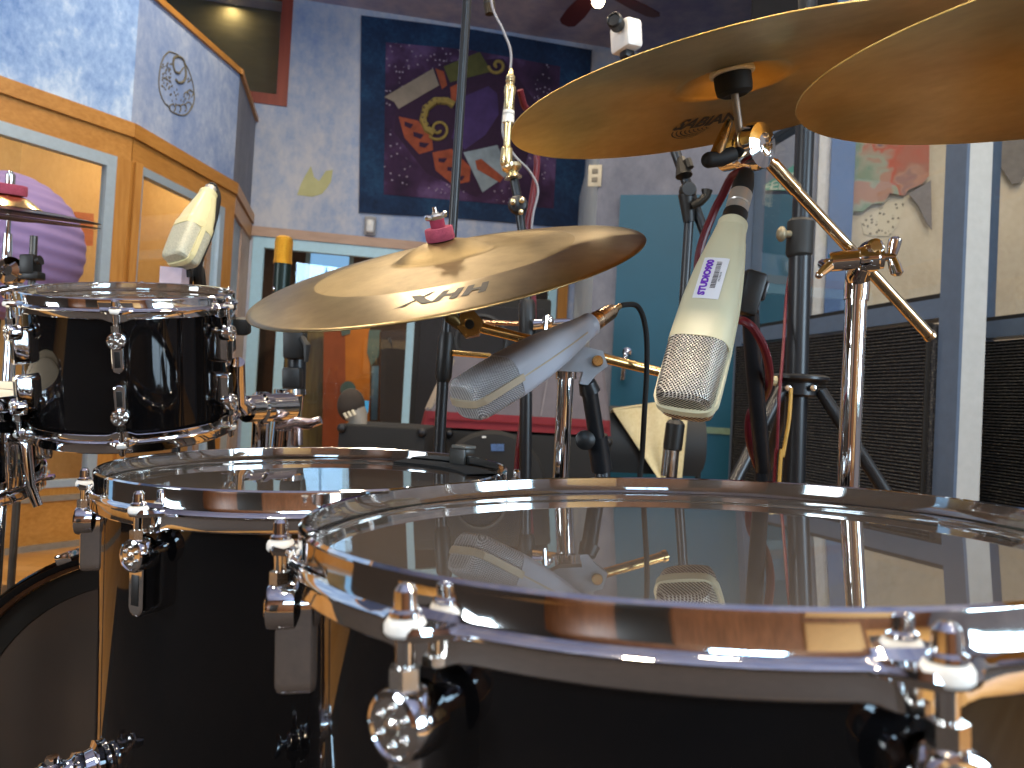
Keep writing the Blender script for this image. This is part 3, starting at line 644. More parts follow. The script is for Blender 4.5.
def drum_legs(root, T, R, H, angles, zb, drop_to=0.0, topz=None):
    for a in angles:
        A = T @ RZ(math.radians(a)); Rs = R - .0068
        zt = topz if topz is not None else zb + .03
        o = V((Rs, 0, zb)); ro = Rs + .034
        q = MB(); L = frame(A @ o, A.to_3x3() @ V((1, 0, 0)), A.to_3x3() @ V((0, 0, 1)))
        q.lathe(L, [(0, -.001), (.021, 0), (.022, .004), (.017, .006), (.0155, .012), (.0165, .014), (.0165, .019), (.0135, .021), (.0125, .024), (.0125, .046), (.011, .049), (0, .05)], 32)
        q.lathe(frame(A @ V((ro, 0, zb - .014)), A.to_3x3() @ V((0, 0, 1))), [(.0075, 0), (.0098, .001), (.0098, .027), (.0075, .028)], 24)
        br_ = q.build('leg_bracket', CHROME, root)
        q = MB(); cyl(q, L @ V((0, 0, .046)), L @ V((0, 0, .062)), .0045); q.lathe(L @ TR(0, 0, .060), [(0, 0), (.006, .001), (.0075, .004), (.006, .008), (0, .009)], 18)
        for s_ in (-1, 1): q.tube([L @ V((0, s_ * .003, .062)), L @ V((0, s_ * .012, .066)), L @ V((0, s_ * .019, .072))], [.0035, .0045, .003], 10)
        q.build('wing_bolt', CHROME, br_)
        top = A @ V((ro, 0, zt)); zax = A.to_3x3() @ V((0, 0, 1))
        k = (top.z - .0065 - .012) / zax.z; foot = top - zax * k
        q = MB(); q.tube([top, top - zax * .004, foot], [.0048, .0055, .0055], 16); lg = q.build('leg', CHROME, root)
        q = MB(); q.lathe(frame(foot, -zax), [(0, -.02), (.009, -.02), (.011, -.01), (.011, .006), (.007, .0115), (0, .0115)], 18); q.build('rubber_foot', BLACKR, lg)

c1 = up((.1005, .4356, -.0563)); N1 = Nv(-.0493, -.1238)
d1, T1 = drum('floor_tom', 'large black lacquered floor tom in front, its clear head mirroring two microphones', c1, N1, .21, .40,
              [187.5, 233, 276.4, 322, 7, 52, 97, 142], xdir=(1, 0, 0), discz=.0470, bar=.038, hoopscale=.86)
drum_legs(d1, T1, .21, .40, [305, 65, 185], -.27)
c2 = up((-.1875, .7447, -.0698)); N2 = Nv(-.0366, -5.589)
d2, T2 = drum('floor_tom', 'mid-sized black floor tom with a damper clip on its rim, behind the largest drum', c2, N2, .188, .36,
              [196, 246, 304, 7, 67, 127], discz=.050, bar=.038)
drum_legs(d2, T2, .188, .36, [221, 334, 94], -.238, topz=-.219)
c3 = up((-.5306, 1.0512, .126)); N3 = Nv(.2167, -1.5965)
d3, T3 = drum('rack_tom', 'small black rack tom tilted forward, below the clamshell-headed ivory microphone at left'.replace('clamshell-headed ', ''), c3, N3, .136, .195,
              [290, 230, 350, 50, 110, 170], discz=.050, bar=.034, hoopscale=.8, lug_r=.0112)

def proj(p):
    d = V(p) - EYE; z = d.dot(FW); return 512 + F * d.dot(IR) / z, 384 - F * d.dot(IU) / z, z
def R3(T, v): return (T.to_3x3() @ V(v)).normalized()
def lowz(p, z=0.0): return V((p.x, p.y, z))

A = T3 @ RZ(math.radians(8)); q = MB(); q.box(A, .1285, .1345, -.022, .022, -.085, -.030, .003); mb_ = d3
br3 = q.build('mount_plate', CHROME, d3)
q = MB(); q.box(A, .1335, .158, -.013, .013, -.058, -.034, .004); q.build('mount_block', BLACK, br3)
# snare at the left edge
cs = P(-121, 390, 1.0); Ns = V((-.02, -.105, .99)).normalized()
d4, T4 = drum('snare_drum', 'black snare drum with a white coated head at the left edge', cs, Ns, .185, .14, [-27, 18, 63, 108, 153, 198, 243, 288], head_mat=WHITEHEAD, discz=.052, bar=.036, bottom_lugs=False)
A = T4 @ RZ(math.radians(-6)); q = MB(); q.box(A, .178, .190, -.013, .013, -.12, -.045, .003); th_ = q.build('strainer_plate', CHROME, d4)
q = MB(); q.tube([A @ V((.19, 0, -.055)), A @ V((.204, 0, -.06)), A @ V((.206, .004, -.115)), A @ V((.216, .006, -.142))], [.007, .008, .007, .006], 12); q.build('throw_lever', CHROME, th_)
q = MB(); q.lathe(frame(A @ V((.19, 0, -.05)), R3(A, (1, 0, 0))), [(0, 0), (.010, 0), (.011, .008), (.009, .016), (0, .017)], 20); q.build('tension_knob', CHROME, th_)
bot = T4 @ V((0, 0, -.145))
sst = thing('snare_stand', 'black rubber tipped basket stand holding the snare drum', 'stand', lowz(bot))
q = MB(); q.tube([bot - V(Ns) * .05, lowz(bot, .12)], .012, 14); q.build('pole', CHROME, sst)
for a in (-22, 100, 220):
    A = T4 @ RZ(math.radians(a)); q = MB(); q.tube([bot - V(Ns) * .06, A @ V((.12, 0, -.17)), A @ V((.192, 0, -.158)), A @ V((.2045, 0, -.13))], .006, 10); ar = q.build('basket_arm', BLACKM, sst)
    q = MB(); q.tube([A @ V((.186, 0, -.160)), A @ V((.2035, 0, -.15)), A @ V((.2065, 0, -.118))], [.009, .0115, .009], 12); q.build('rubber_tip', BLACKR, ar)
def round_base(root, foot, r, mat):
    q = MB(); q.lathe(TR(foot.x, foot.y, .0066), [(0, 0), (r, 0), (r, .010), (r - .012, .020), (.03, .026), (.02, .05), (0, .05)], 40); q.build('base', mat, root)
def tripod_legs(root, foot, hub_z, rad, mat, a0=0.0, n=3, r=.008, tip=BLACKR, axis_top=None):
    for i in range(n):
        a = a0 + 2 * PI * i / n; d = V((math.cos(a), math.sin(a), 0))
        q = MB(); q.tube([foot + d * .018 + V((0, 0, hub_z)), foot + d * (rad * .6) + V((0, 0, hub_z * .40)), foot + d * rad + V((0, 0, .0185))], r, 10); l = q.build('leg', mat, root)
        q = MB(); q.tube([foot + d * (rad - .03) + V((0, 0, .028)), foot + d * (rad + .012) + V((0, 0, .0185))], r * 1.35, 10); q.build('rubber_foot', tip, l)
tripod_legs(sst, lowz(bot), .28, .22, CHROME, -1.77)

# bass drum
cb = V((-.5286, 1.135, .3022)); Tb = frame(cb, (0.03, -1, 0.0), (1, 0, 0))
bd = thing('bass_drum', 'black bass drum with a smoky dark head, behind the mid-sized floor tom', 'drum', TR(cb.x, cb.y, 0))
q = MB(); q.lathe(Tb, [(.271, -.04), (.271, -.40), (.263, -.40), (.263, -.04)], 120, closed=True); q.build('shell', BLACK_LACQ, bd)
for zz in (0, -.40):
    q = MB(); q.lathe(Tb, [(.2745, zz - .038), (.2945, zz - .038), (.2955, zz - .036), (.2955, zz - .004), (.293, zz - .001), (.286, zz), (.280, zz - .001), (.2755, zz - .004), (.2745, zz - .01)], 140, closed=True); q.m = 1
    q.lathe(Tb, [(.2800, zz + .0006), (.2745, zz - .004), (.2742, zz - .02)], 140); q.build('hoop', [BLACK_LACQ, WOODDK], bd)
SMOKE = NT('smoky_mirror_film'); v = SMOKE.obj(); SMOKE.pr(SMOKE.ramp(SMOKE.noise(v, 3, 3), [(.3, '#4a4038'), (.7, '#5a4c42')]), .22, .35); SMOKE = SMOKE.m
q = MB(); q.lathe(Tb, [(0, -.016), (.15, -.016), (.262, -.016), (.2735, -.02)], 120); hb_ = q.build('batter_head', SMOKE, bd)
q = MB(); q.lathe(Tb, [(.238, -.0154), (.2385, -.0142), (.2735, -.0142), (.2738, -.016)], 140); q.build('muffling_ring', plain('black_ring_film', '#15130f', .35), bd)
q = MB(); q.lathe(Tb, [(0, -.424), (.27, -.424), (.2735, -.42)], 100); q.build('resonant_head', BLACK_LACQ, bd)
for i in range(8):
    A = Tb @ RZ(2 * PI * (i + .5) / 8)
    q = MB(); q.box(A, .288, .304, -.012, .012, -.03, .004, .003); cl = q.build('claw', CHROME, bd)
    q = MB(); cyl(q, A @ V((.299, 0, -.028)), A @ V((.299, 0, -.12)), .003, seg=10); q.build('tension_rod', CHROME, cl)
    q = MB(); q.box(A, .269, .292, -.011, .011, -.20, -.12, .004); q.build('lug', CHROME, bd)
for s_ in (-1, 1):
    p0 = Tb @ (RZ(-PI / 2 + s_ * 1.15) @ V((.272, 0, -.33))); q = MB(); q.tube([p0, p0 + V((s_ * .10, .14, -p0.z + .0145))], .007, 12); q.build('spur', CHROME, bd)

# cymbals
def mk_cymbal(name, c1, c2, r_in, r_out, edge, aniso, R):
    t = NT(name); tc = t.n('ShaderNodeTexCoord'); sp = t.n('ShaderNodeSeparateXYZ'); t.l(tc.outputs['Object'], sp.inputs[0])
    rr = t.math('SQRT', t.math('ADD', t.math('MULTIPLY', sp.outputs[0], sp.outputs[0]), t.math('MULTIPLY', sp.outputs[1], sp.outputs[1])))
    lathe_ = t.math('SINE', t.math('MULTIPLY', rr, 2600)); cmb = t.n('ShaderNodeCombineXYZ'); t.l(t.math('MULTIPLY', rr, 90), cmb.inputs[0])
    rn = t.noise(cmb.outputs[0], 1, 2)
    nz = t.noise(t.obj(), 55, 3); patch = t.noise(t.obj(), 9, 3)
    inner = t.math('LESS_THAN', rr, edge * R)
    h = t.math('ADD', t.math('MULTIPLY', lathe_, .25), t.math('ADD', t.math('MULTIPLY', rn, .8), t.math('MULTIPLY', nz, 1.2)))
    st = t.math('ADD', t.math('MULTIPLY', inner, .10), .03)
    bp_ = t.n('ShaderNodeBump'); bp_.inputs['Distance'].default_value = .0006; t.l(st, bp_.inputs['Strength']); t.l(h, bp_.inputs['Height'])
    colr = t.ramp(t.math('ADD', t.math('MULTIPLY', patch, .6), t.math('MULTIPLY', nz, .4)), [(.35, c1), (.65, c2)])
    ro = t.math('ADD', t.math('MULTIPLY', inner, r_in - r_out), r_out)
    tg = t.n('ShaderNodeTangent', direction_type='RADIAL', axis='Z')
    t.pr(colr, ro, 1, Normal=bp_.outputs[0], Anisotropic=aniso, Tangent=tg.outputs[0]); return t.m
def cym_z(r, R, hb=.017, hbell=.017, rb=.058):
    if r > rb: return hb * (1 - ((r - rb) / (R - rb)) ** 1.7)
    return hb + hbell * (1 - (r / rb) ** 2.2)
def cymbal(name, label, T, R, mat, group=None, hole=.006, hb=.017, hbell=.017):
    rs = [hole + (.058 - hole) * i / 12 for i in range(13)] + [.058 + (R - .058) * i / 26 for i in range(1, 27)]
    th = .0011
    pr = [(r, cym_z(r, R, hb, hbell)) for r in rs] + [(R + .0003, -th * .5)] + [(r, cym_z(r, R, hb, hbell) - th) for r in reversed(rs)]
    q = MB(); q.lathe(T, pr, 200, closed=True); return tag(q.build(name, mat, None, T, sharp=60), label, 'cymbal', group)
def hit(T, px, py):
    h = Pplane(px, py, T @ V((0, 0, .004)), R3(T, (0, 0, 1))); l = T.inverted() @ h; return l.x, l.y
INKB = plain('black_print', '#1c1813', .5)
def text_pts(body, size, shear=.0, off=0.0):
    cu = bpy.data.curves.new('lettering', 'FONT'); cu.body = body; cu.size = size; cu.shear = shear; cu.offset = off; cu.align_x = 'CENTER'; cu.resolution_u = 3
    o = bpy.data.objects.new('lettering', cu); COL.objects.link(o); dg = bpy.context.evaluated_depsgraph_get(); me = o.evaluated_get(dg).to_mesh()
    vs = [w.co.copy() for w in me.vertices]; fs = [tuple(p.vertices) for p in me.polygons]; bpy.data.objects.remove(o); bpy.data.curves.remove(cu); return vs, fs

TH = frame(V((-.0823, .88525, .14924 + CAMZ)), (-.22492, -.34605, .91086))
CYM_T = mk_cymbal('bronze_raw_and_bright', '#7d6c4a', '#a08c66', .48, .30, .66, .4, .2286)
hhx = cymbal('crash_cymbal', 'bronze crash cymbal with three bold letters on its bright rim, seen from above', TH, .2286, CYM_T)
lx, ly = hit(TH, 445, 299); rc, thc = math.hypot(lx, ly), math.atan2(ly, lx)
def on_top(u, v_, dz=.0004): 
    r = rc + v_; a = thc - u / rc; return TH @ V((r * math.cos(a), r * math.sin(a), cym_z(r, .2286) + dz))
q = MB()
def lp(pts, n=3):
    fine = []
    for i in range(len(pts)):
        a, b = pts[i], pts[(i + 1) % len(pts)]
        for k in range(n): fine.append((a[0] + (b[0] - a[0]) * k / n, a[1] + (b[1] - a[1]) * k / n))
    q.add([on_top(u, w) for u, w in fine], [tuple(range(len(fine)))])
LW, LH, SH = .0072, .025, .45
def bar_(u0, u1, v0, v1): lp([(u0 + SH * v0, v0), (u1 + SH * v0, v0), (u1 + SH * v1, v1), (u0 + SH * v1, v1)])
h2_ = LH / 2
for u0 in (-.042, -.016):
    bar_(u0, u0 + LW, -h2_, h2_); bar_(u0 + LW * .5, u0 + LW + .012, -.0028, .0028); bar_(u0 + LW + .008, u0 + 2 * LW + .008, -h2_, h2_)
lp([(.010, h2_), (.020, h2_), (.034, -h2_), (.024, -h2_)]); lp([(.008, -h2_ - .004), (.013, -h2_ - .004), (.052, h2_ + .010), (.046, h2_ + .004), (.036, h2_ * .9)])
q.build('printed_letters', INKB, hhx)

TA = frame(V((.2083, .7640, .3171 + CAMZ)), (-.20933, -.10311, .97239))
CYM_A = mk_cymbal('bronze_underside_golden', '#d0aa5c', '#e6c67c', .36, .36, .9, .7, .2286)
cyA = cymbal('crash_cymbal', 'large golden crash cymbal with maker lettering under its rim, seen from below', TA, .2286, CYM_A)
lx, ly = hit(TA, 703, 131); rcA, thA = math.hypot(lx, ly), math.atan2(ly, lx)
def under(u, v_, dz=.0005):
    r = rcA - v_; a = thA - u / rcA; return TA @ V((r * math.cos(a), r * math.sin(a), cym_z(r, .2286) - .0011 - dz))
vs, fs = text_pts('SABIAN', .026, .35, .0009)
sx = .084 / (max(w.x for w in vs) - min(w.x for w in vs)); q = MB(); q.add([under(w.x * sx, w.y * 1.7 + .003) for w in vs], fs)
for i in range(9):
    pts = [(-.035 + i * .005 + (.03 - i * .0032) * (1 - math.cos(b)) , -.003 - (.030 - i * .003) * math.sin(b)) for b in [PI * .5 * k / 10 for k in range(11)]]
    for (a, b) in zip(pts[:-1], pts[1:]):
        w_ = .0007; q.add([under(a[0] - w_, a[1]), under(a[0] + w_, a[1] + w_), under(b[0] + w_, b[1] + w_), under(b[0] - w_, b[1])], [(0, 1, 2, 3)])
q.build('printed_letters', INKB, cyA)
TBc = frame(V((.4575, .5348, .2678 + CAMZ)), (-.10715, -.10131, .98907))
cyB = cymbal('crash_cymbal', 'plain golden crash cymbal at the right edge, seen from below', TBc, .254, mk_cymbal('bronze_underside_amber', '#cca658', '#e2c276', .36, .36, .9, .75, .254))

def cym_mount(root, T, L, felt_top, felt_bot, deep=.0):
    Z = lambda r0, z0, r1, z1: None
    q = MB(); cyl(q, T @ V((0, 0, -L)), T @ V((0, 0, .066)), .0038, seg=14); q.build('threaded_post', plain('grey_post_steel', '#a39a92', .4, .4), root)
    if felt_bot:
        q = MB(); q.lathe(T, [(.005, .0225), (.0215, .0225), (.0225, .0245), (.0215, .0285), (.005, .029)], 28, closed=True); q.build('felt_washer', CREAMFELT, root)
        q = MB(); q.lathe(T, [(.0045, .0035), (.012, .002), (.0175, .005), (.0185, .012), (.0185, .0222), (.0045, .0222)], 28, closed=True); q.build('rubber_sleeve', BLACKR, root)
    if felt_top:
        q = MB(); q.lathe(T, [(.0055, .0340), (.016, .0342), (.0168, .0375), (.0162, .0475), (.0155, .0485), (.0055, .0485)], 30, closed=True); q.build('felt_pad', PINKFELT, root)
        q = MB(); q.lathe(T, [(.0045, .0488), (.0085, .0488), (.0085, .058), (.0045, .058)], 24, closed=True); q.build('small_felt', plain('dark_red_felt', '#8e3048', .95), root)
        q = MB(); q.lathe(T @ RZ(.3), [(.004, .0575), (.0088, .058), (.0092, .062), (.0075, .064), (.004, .064)], 6, closed=True); 
        for s_ in (-1, 1): q.tube([T @ V((s_ * .006, .004 * s_, .060)), T @ V((s_ * .010, .006 * s_, .062)), T @ V((s_ * .0115, .007 * s_, .0635))], [.003, .0035, .002], 8)
        q.build('wing_nut', CHROME_D, root); q = MB(); q.lathe(T, [(.0, .072), (.0025, .0718), (.003, .066)], 14); q.build('post_tip', CHROME, root)

# stand of the lettered crash cymbal (chrome, boom arm)
pA, pB = P(567, 366, .935), P(560, 480, .935); tl = TH @ V((0, 0, -.05))
st = thing('cymbal_stand', 'chrome boom stand carrying the lettered bronze cymbal, behind the pale grey microphone', 'stand', lowz(pB))
footd = lowz(pB)
q = MB(); q.tube([pA, P(566, 374, .935)], .0115, 20); q.tube([P(566, 374, .935), footd + V((0, 0, .10))], .0098, 20); q.build('pole', CHROME, st)
tripod_legs(st, footd, .34, .23, CHROME, math.radians(100))
cym_mount(st, TH, .046, True, True)
a0, a1 = P(470, 325, .895), P(664, 373, .965)
q = MB(); cyl(q, a0, a1, .0062, seg=18); q.lathe(frame(a1, a1 - a0), [(.006, -.004), (.0075, -.002), (.0075, .003), (0, .005)], 18); q.build('boom_arm', GOLD, st)
q = MB(); L = frame(a0, -FW, IR); q.lathe(L @ RZ(.2), [(0, -.012), (.0165, -.012), (.0165, .010), (.0150, .012), (.0075, .012), (.0070, .009), (0, .009)], 6); q.build('tilter', GOLD, st)
q = MB(); q.lathe(L, [(0, .0105), (.0055, .0105), (.0050, .0125), (0, .0128)], 18); q.build('tilter_bolt', BLACK, st)
q = MB(); q.tube([P(460, 326, .89), P(452, 318, .885), P(446, 316, .88)], [.006, .008, .005], 12); q.build('tilter_lever', plain('bronze_lever', '#6a5530', .4, .7), st)
q = MB(); o = P(566, 354, .925); ax = (a1 - a0).normalized(); q.lathe(frame(o - ax * .016, ax), [(.0065, 0), (.0125, .001), (.0125, .031), (.0065, .032)], 20); q.tube([o - IU * .004, o - IU * .03], .0125, 18); q.build('boom_clamp', CHROME, st)

# stand of the large golden cymbal (chrome, right)
st = thing('cymbal_stand', 'tall chrome boom stand with a wing nut clamp, right of the ivory microphone', 'stand', lowz(P(848, 486, .83)))
ft = lowz(P(848, 486, .83)); tp0 = P(857, 288, .83)
q = MB(); q.tube([P(857.5, 276, .83), tp0, P(856, 300, .83)], [.0125, .0132, .0128], 20); q.tube([P(856, 300, .83), ft + V((0, 0, .1))], .0112, 22); q.build('pole', CHROME, st)
tripod_legs(st, ft, .36, .25, CHROME, -PI / 2)
cym_mount(st, TA, .052, False, True)
b0, b1 = P(768, 160, .790), P(929, 335, .855)
q = MB(); cyl(q, b0, b1, .0062, seg=18); q.tube([P(772, 164, .7915), P(796, 190, .8015)], .0073, 18); q.lathe(frame(b1, b1 - b0), [(.0062, -.003), (.0072, -.001), (.0072, .003), (0, .0045)], 18); q.build('boom_arm', mk_chrome('warm_nickel', (.88, .70, .45), .12), st)
cx_ = P(744, 149, .79); L = frame(cx_, (IR * .62 - FW * .78 - IU * .05)) @ MX.Scale(1.22, 4)
q = MB(); q.lathe(L, [(0, -.022), (.014, -.022), (.0155, -.020), (.0155, -.004), (.0175, -.003), (.0175, .000), (.0160, .001), (.0160, .004), (.0195, .005), (.0200, .012), (.0185, .018), (.0095, .021), (.0085, .018), (0, .018)], 36); tlt = q.build('tilter', CHROME, st)
q = MB(); q.tube([cx_ + R3(L, (0, 0, 1)) * .012, P(766, 158, .785)], [.010, .008], 14)
for i in range(14):
    a = 2 * PI * i / 14; Lr = frame(P(761, 152, .783), (IR * .8 - FW * .3 - IU * .5)); q.box(Lr @ RZ(a), .0075, .0100, -.0012, .0012, -.004, .004)
q.build('ratchet', CHROME_D, tlt)
q = MB(); q.tube([P(733, 154, .77), P(722, 158, .765), P(709, 160, .762)], [.0075, .0082, .0078], 14); q.sphere(TR(*P(709, 160, .762)), .0079, 14, 10); q.build('rubber_grip', BLACKR, tlt)
q = MB(); q.tube([P(729, 122, .775), P(722, 140, .768), P(716, 156, .763)], [.004, .006, .007], 12); q.build('tilter_lever', mk_chrome('dark_nickel', (.45, .36, .22), .25), tlt)
# boom clamp: barrel, T bolt, wing nut
bc = P(864, 259, .806); Lb = frame(bc, IR * .96 - FW * .25 + IU * .05, IU)
q = MB(); q.lathe(Lb @ TR(0, 0, 0), [(0, -.034), (.009, -.034), (.0105, -.032), (.0105, -.006), (.013, -.005), (.0145, 0), (.0145, .012), (.012, .014), (.012, .018), (.006, .02), (0, .02)], 28); cl = q.build('boom_clamp', CHROME, st)
q = MB(); q.tube([bc - IU * .005, P(858, 272, .82), P(857.5, 280, .83)], [.010, .0125, .0125], 18); q.build('clamp_neck', CHROME, cl)
q = MB(); q.tube([Lb @ V((0, 0, -.032)), Lb @ V((-.002, 0, -.040)), P(828, 267, .80), P(819, 275, .80)], [.0045, .006, .0058, .0035], 12); q.sphere(TR(*P(819, 275, .80)), .0042); q.build('bolt_handle', CHROME, cl)
q = MB(); cyl(q, Lb @ V((0, 0, .018)), Lb @ V((0, 0, .030)), .0045, seg=12)
for s_ in (-1, 1): q.tube([Lb @ V((s_ * .002, 0, .027)), Lb @ V((s_ * .010, 0, .029)), Lb @ V((s_ * .0175, 0, .031)), Lb @ V((s_ * .0205, 0, .031))], [.005, .0062, .0065, .003], 12)
q.build('wing_nut', CHROME, cl)
q = MB(); q.lathe(frame(bc + R3(Lb, (0, 0, 1)) * .006 + IU * .010, -FW), [(0, -.006), (.009, -.006), (.009, .012), (.006, .014), (0, .014)], 20); q.build('clamp_bolt', CHROME, cl)
# stand of the right-edge cymbal, off to the side
pc = TBc @ V((0, 0, -.05)); st = thing('cymbal_stand', 'chrome stand under the plain cymbal at the right edge', 'stand', lowz(pc))
q = MB(); q.tube([pc, lowz(pc, .12)], .0098, 18); q.build('pole', CHROME, st); tripod_legs(st, lowz(pc), .3, .2, CHROME, 2.7); cym_mount(st, TBc, .05, False, True)

# ------------------------------------------------------------------ microphones
def mk_mesh(name, k, c_hi, c_lo, met=.85):
    t = NT(name); tc = t.n('ShaderNodeTexCoord'); sp = t.n('ShaderNodeSeparateXYZ'); t.l(tc.outputs['Object'], sp.inputs[0])
    s = t.math('ADD', sp.outputs[0], sp.outputs[1])
    a = t.math('SINE', t.math('MULTIPLY', t.math('ADD', sp.outputs[2], s), k)); b = t.math('SINE', t.math('MULTIPLY', t.math('SUBTRACT', sp.outputs[2], s), k))
    h = t.math('MAXIMUM', a, b)
    t.pr(t.ramp(h, [(.25, c_lo), (.75, c_hi)]), .32, met, Normal=t.bump(h, .8, .0006)); return t.m
MESHM = mk_mesh('woven_steel_mesh', 2100, '#e6ded2', '#3a342e')
MESHD = mk_mesh('fine_grey_mesh', 2300, '#e4e4e6', '#77777a', .35)
def ring_(Lf, z, w, h, e=3.2, n=36):
    out = []
    for i in range(n):
        a = 2 * PI * i / n; c, s = math.cos(a), math.sin(a)
        out.append(Lf @ V((math.copysign(abs(c) ** (2 / e), c) * w / 2, math.copysign(abs(s) ** (2 / e), s) * h / 2, z)))
    return out
def interp(tab, z):
    for (z0, *a), (z1, *b) in zip(tab[:-1], tab[1:]):
        if z <= z1: k = (z - z0) / (z1 - z0); return [x + (y - x) * k for x, y in zip(a, b)]
    return tab[-1][1:]
def mic(name, label, tip, tail, ydir, paint, mesh, grl=.058, sc=1.0, conn='cone', group=None, rail=None):
    z = (tail - tip).normalized(); Ln = (tail - tip).length / sc; y = (ydir - z * ydir.dot(z)).normalized(); x = y.cross(z)
    T = frame(tip, z, x); Lf = T @ MX.Scale(sc, 4)
    root = thing(name, label, 'microphone', T, group)
    k = Ln
    q = MB(); q.loft([ring_(Lf, *p) for p in [(.0008, .030, .028, 3.2), (.0012, .038, .035, 3.6), (.004, .0432, .0405, 4.2), (.010, .0455, .0435, 4.5), (grl - .012, .0478, .0452, 4.5), (grl + .002, .0482, .0455, 4.2)]]); g = q.build('grille', mesh, root)
    tab = [(grl, .0505, .0475), (grl + .012, .0502, .0468), (k * .55, .0478, .0440), (k * .72, .0420, .0385), (k * .86, .0345, .0315), (k * .95, .0290, .0275), (k, .0265, .0255)]
    zs = [grl] + [grl + (k - grl) * i / 18 for i in range(1, 19)]
    rg = [ring_(Lf, grl, .0485, .0455)] + [ring_(Lf, zz, *interp(tab, zz), 3.4 - 1.2 * max(0, (zz - grl) / (k - grl) - .5)) for zz in zs]
    q = MB(); q.loft(rg); q.build('body', paint, root)
    # seam line and rails
    q = MB(); q.loft([ring_(Lf, zz, interp(tab, zz)[0] + .0012, .0022, 8) for zz in zs[:-2]]); q.build('seam', rail or paint, root)
    rl = []
    hw = .0246
    path = [(hw, grl + .004), (hw, .016), (hw - .0015, .007), (hw - .007, .0005), (0, -.0012), (-hw + .007, .0005), (-hw + .0015, .007), (-hw, .016), (-hw, grl + .004)]
    path = [(p.x, p.z) for p in bez([V((a, 0, b)) for a, b in path], 5)]
    rings = []
    for i, (px_, pz_) in enumerate(path):
        a = V(path[min(i + 1, len(path) - 1)]) - V(path[max(i - 1, 0)]); a.normalize(); nx, nz_ = a.y, -a.x
        t_ = .0016; w_ = .0036
        rings.append([Lf @ V((px_ + nx * dx, dy, pz_ + nz_ * dx)) for dx, dy in ((-t_, -w_), (t_, -w_), (t_, w_), (-t_, w_))])
    q = MB(); q.loft(rings); q.build('guard_rail', rail or paint, root)
    q = MB(); q.lathe(Lf @ TR(0, 0, k), [(0, -.002), (.0125, -.002), (.0135, .001), (.0135, .008), (.0122, .0095), (0, .0095)], 30); q.build('collar', paint, root)
    q = MB()
    if conn == 'black':
        q.lathe(Lf @ TR(0, 0, k + .0095), [(0, 0), (.0112, 0), (.0112, .012), (0, .012)], 28); q.build('rubber_band', BLACK, root)
        q = MB(); q.lathe(Lf @ TR(0, 0, k + .0215), [(0, 0), (.0100, 0), (.0104, .008), (.0098, .009), (.0098, .010), (.0105, .011), (.0105, .024), (0, .024)], 28); q.build('plug_barrel', SILV, root)
        q = MB(); q.lathe(Lf @ TR(0, 0, k + .0455), [(0, 0), (.0102, 0), (.0098, .012), (.0075, .026), (.0045, .030), (0, .030)], 28); q.build('plug_boot', BLACKR, root)
        tip2 = Lf @ V((0, 0, k + .0755))
    elif conn == 'gold':
        q.lathe(Lf @ TR(0, 0, k + .0095), [(0, 0), (.0105, 0), (.0105, .010), (.0092, .011), (.0092, .013), (.0100, .014), (.0088, .034), (.0062, .040), (0, .040)], 28); q.build('plug_barrel', mk_chrome('copper_nickel', (.75, .55, .36), .25), root)
        q = MB(); q.tube([Lf @ V((0, 0, k + .045)), Lf @ V((0, 0, k + .060))], [.0048, .0032], 14); q.build('plug_boot', mk_chrome('brass_boot', (.6, .42, .2), .3), root); tip2 = Lf @ V((0, 0, k + .060))
    else:
        q.lathe(Lf @ TR(0, 0, k + .0095), [(0, 0), (.009, 0), (.0085, .010), (0, .011)], 24); q.build('plug_barrel', SILV, root); tip2 = Lf @ V((0, 0, k + .02))
    return root, T, Lf, k, tip2

m1, Tm1, Lm1, k1, e1 = mic('microphone', 'ivory microphone hanging head down with a purple and white sticker', P(683, 411, .63), P(731, 231, .715), -FW * .86 - IR * .42 - IU * .1, IVORY, MESHM, sc=1.03, conn='black')
def surf1(px, py, off): return None
def on_front(Lf, x, z, tabh, off): return Lf @ V((x, tabh / 2 + off, z))
# sticker on the front of the ivory microphone
hy = lambda zz: interp([(.058, .0475), (.070, .0468), (k1 * .55, .0440), (k1 * .72, .0385), (k1 * .86, .0315), (k1, .0255)], zz)[0]
hw_ = lambda zz: interp([(.058, .0505), (.070, .0502), (k1 * .55, .0478), (k1 * .72, .042), (k1 * .86, .0345), (k1, .0265)], zz)[0]
zc = k1 * .625
def stick(x, z, off):
    w = hw_(z); xx = x; h = hy(z) * (1 - (min(abs(xx) / (w / 2), .98)) ** 3.2) ** (1 / 3.2); return Lm1 @ V((xx, h / 2 + off, z))
def spatch(mb, x0, x1, z0, z1, off, nx=6, nz=6):
    vs = [stick(x0 + (x1 - x0) * i / nx, z0 + (z1 - z0) * j / nz, off) for j in range(nz + 1) for i in range(nx + 1)]
    mb.add(vs, [(j * (nx + 1) + i, j * (nx + 1) + i + 1, (j + 1) * (nx + 1) + i + 1, (j + 1) * (nx + 1) + i) for j in range(nz) for i in range(nx)])
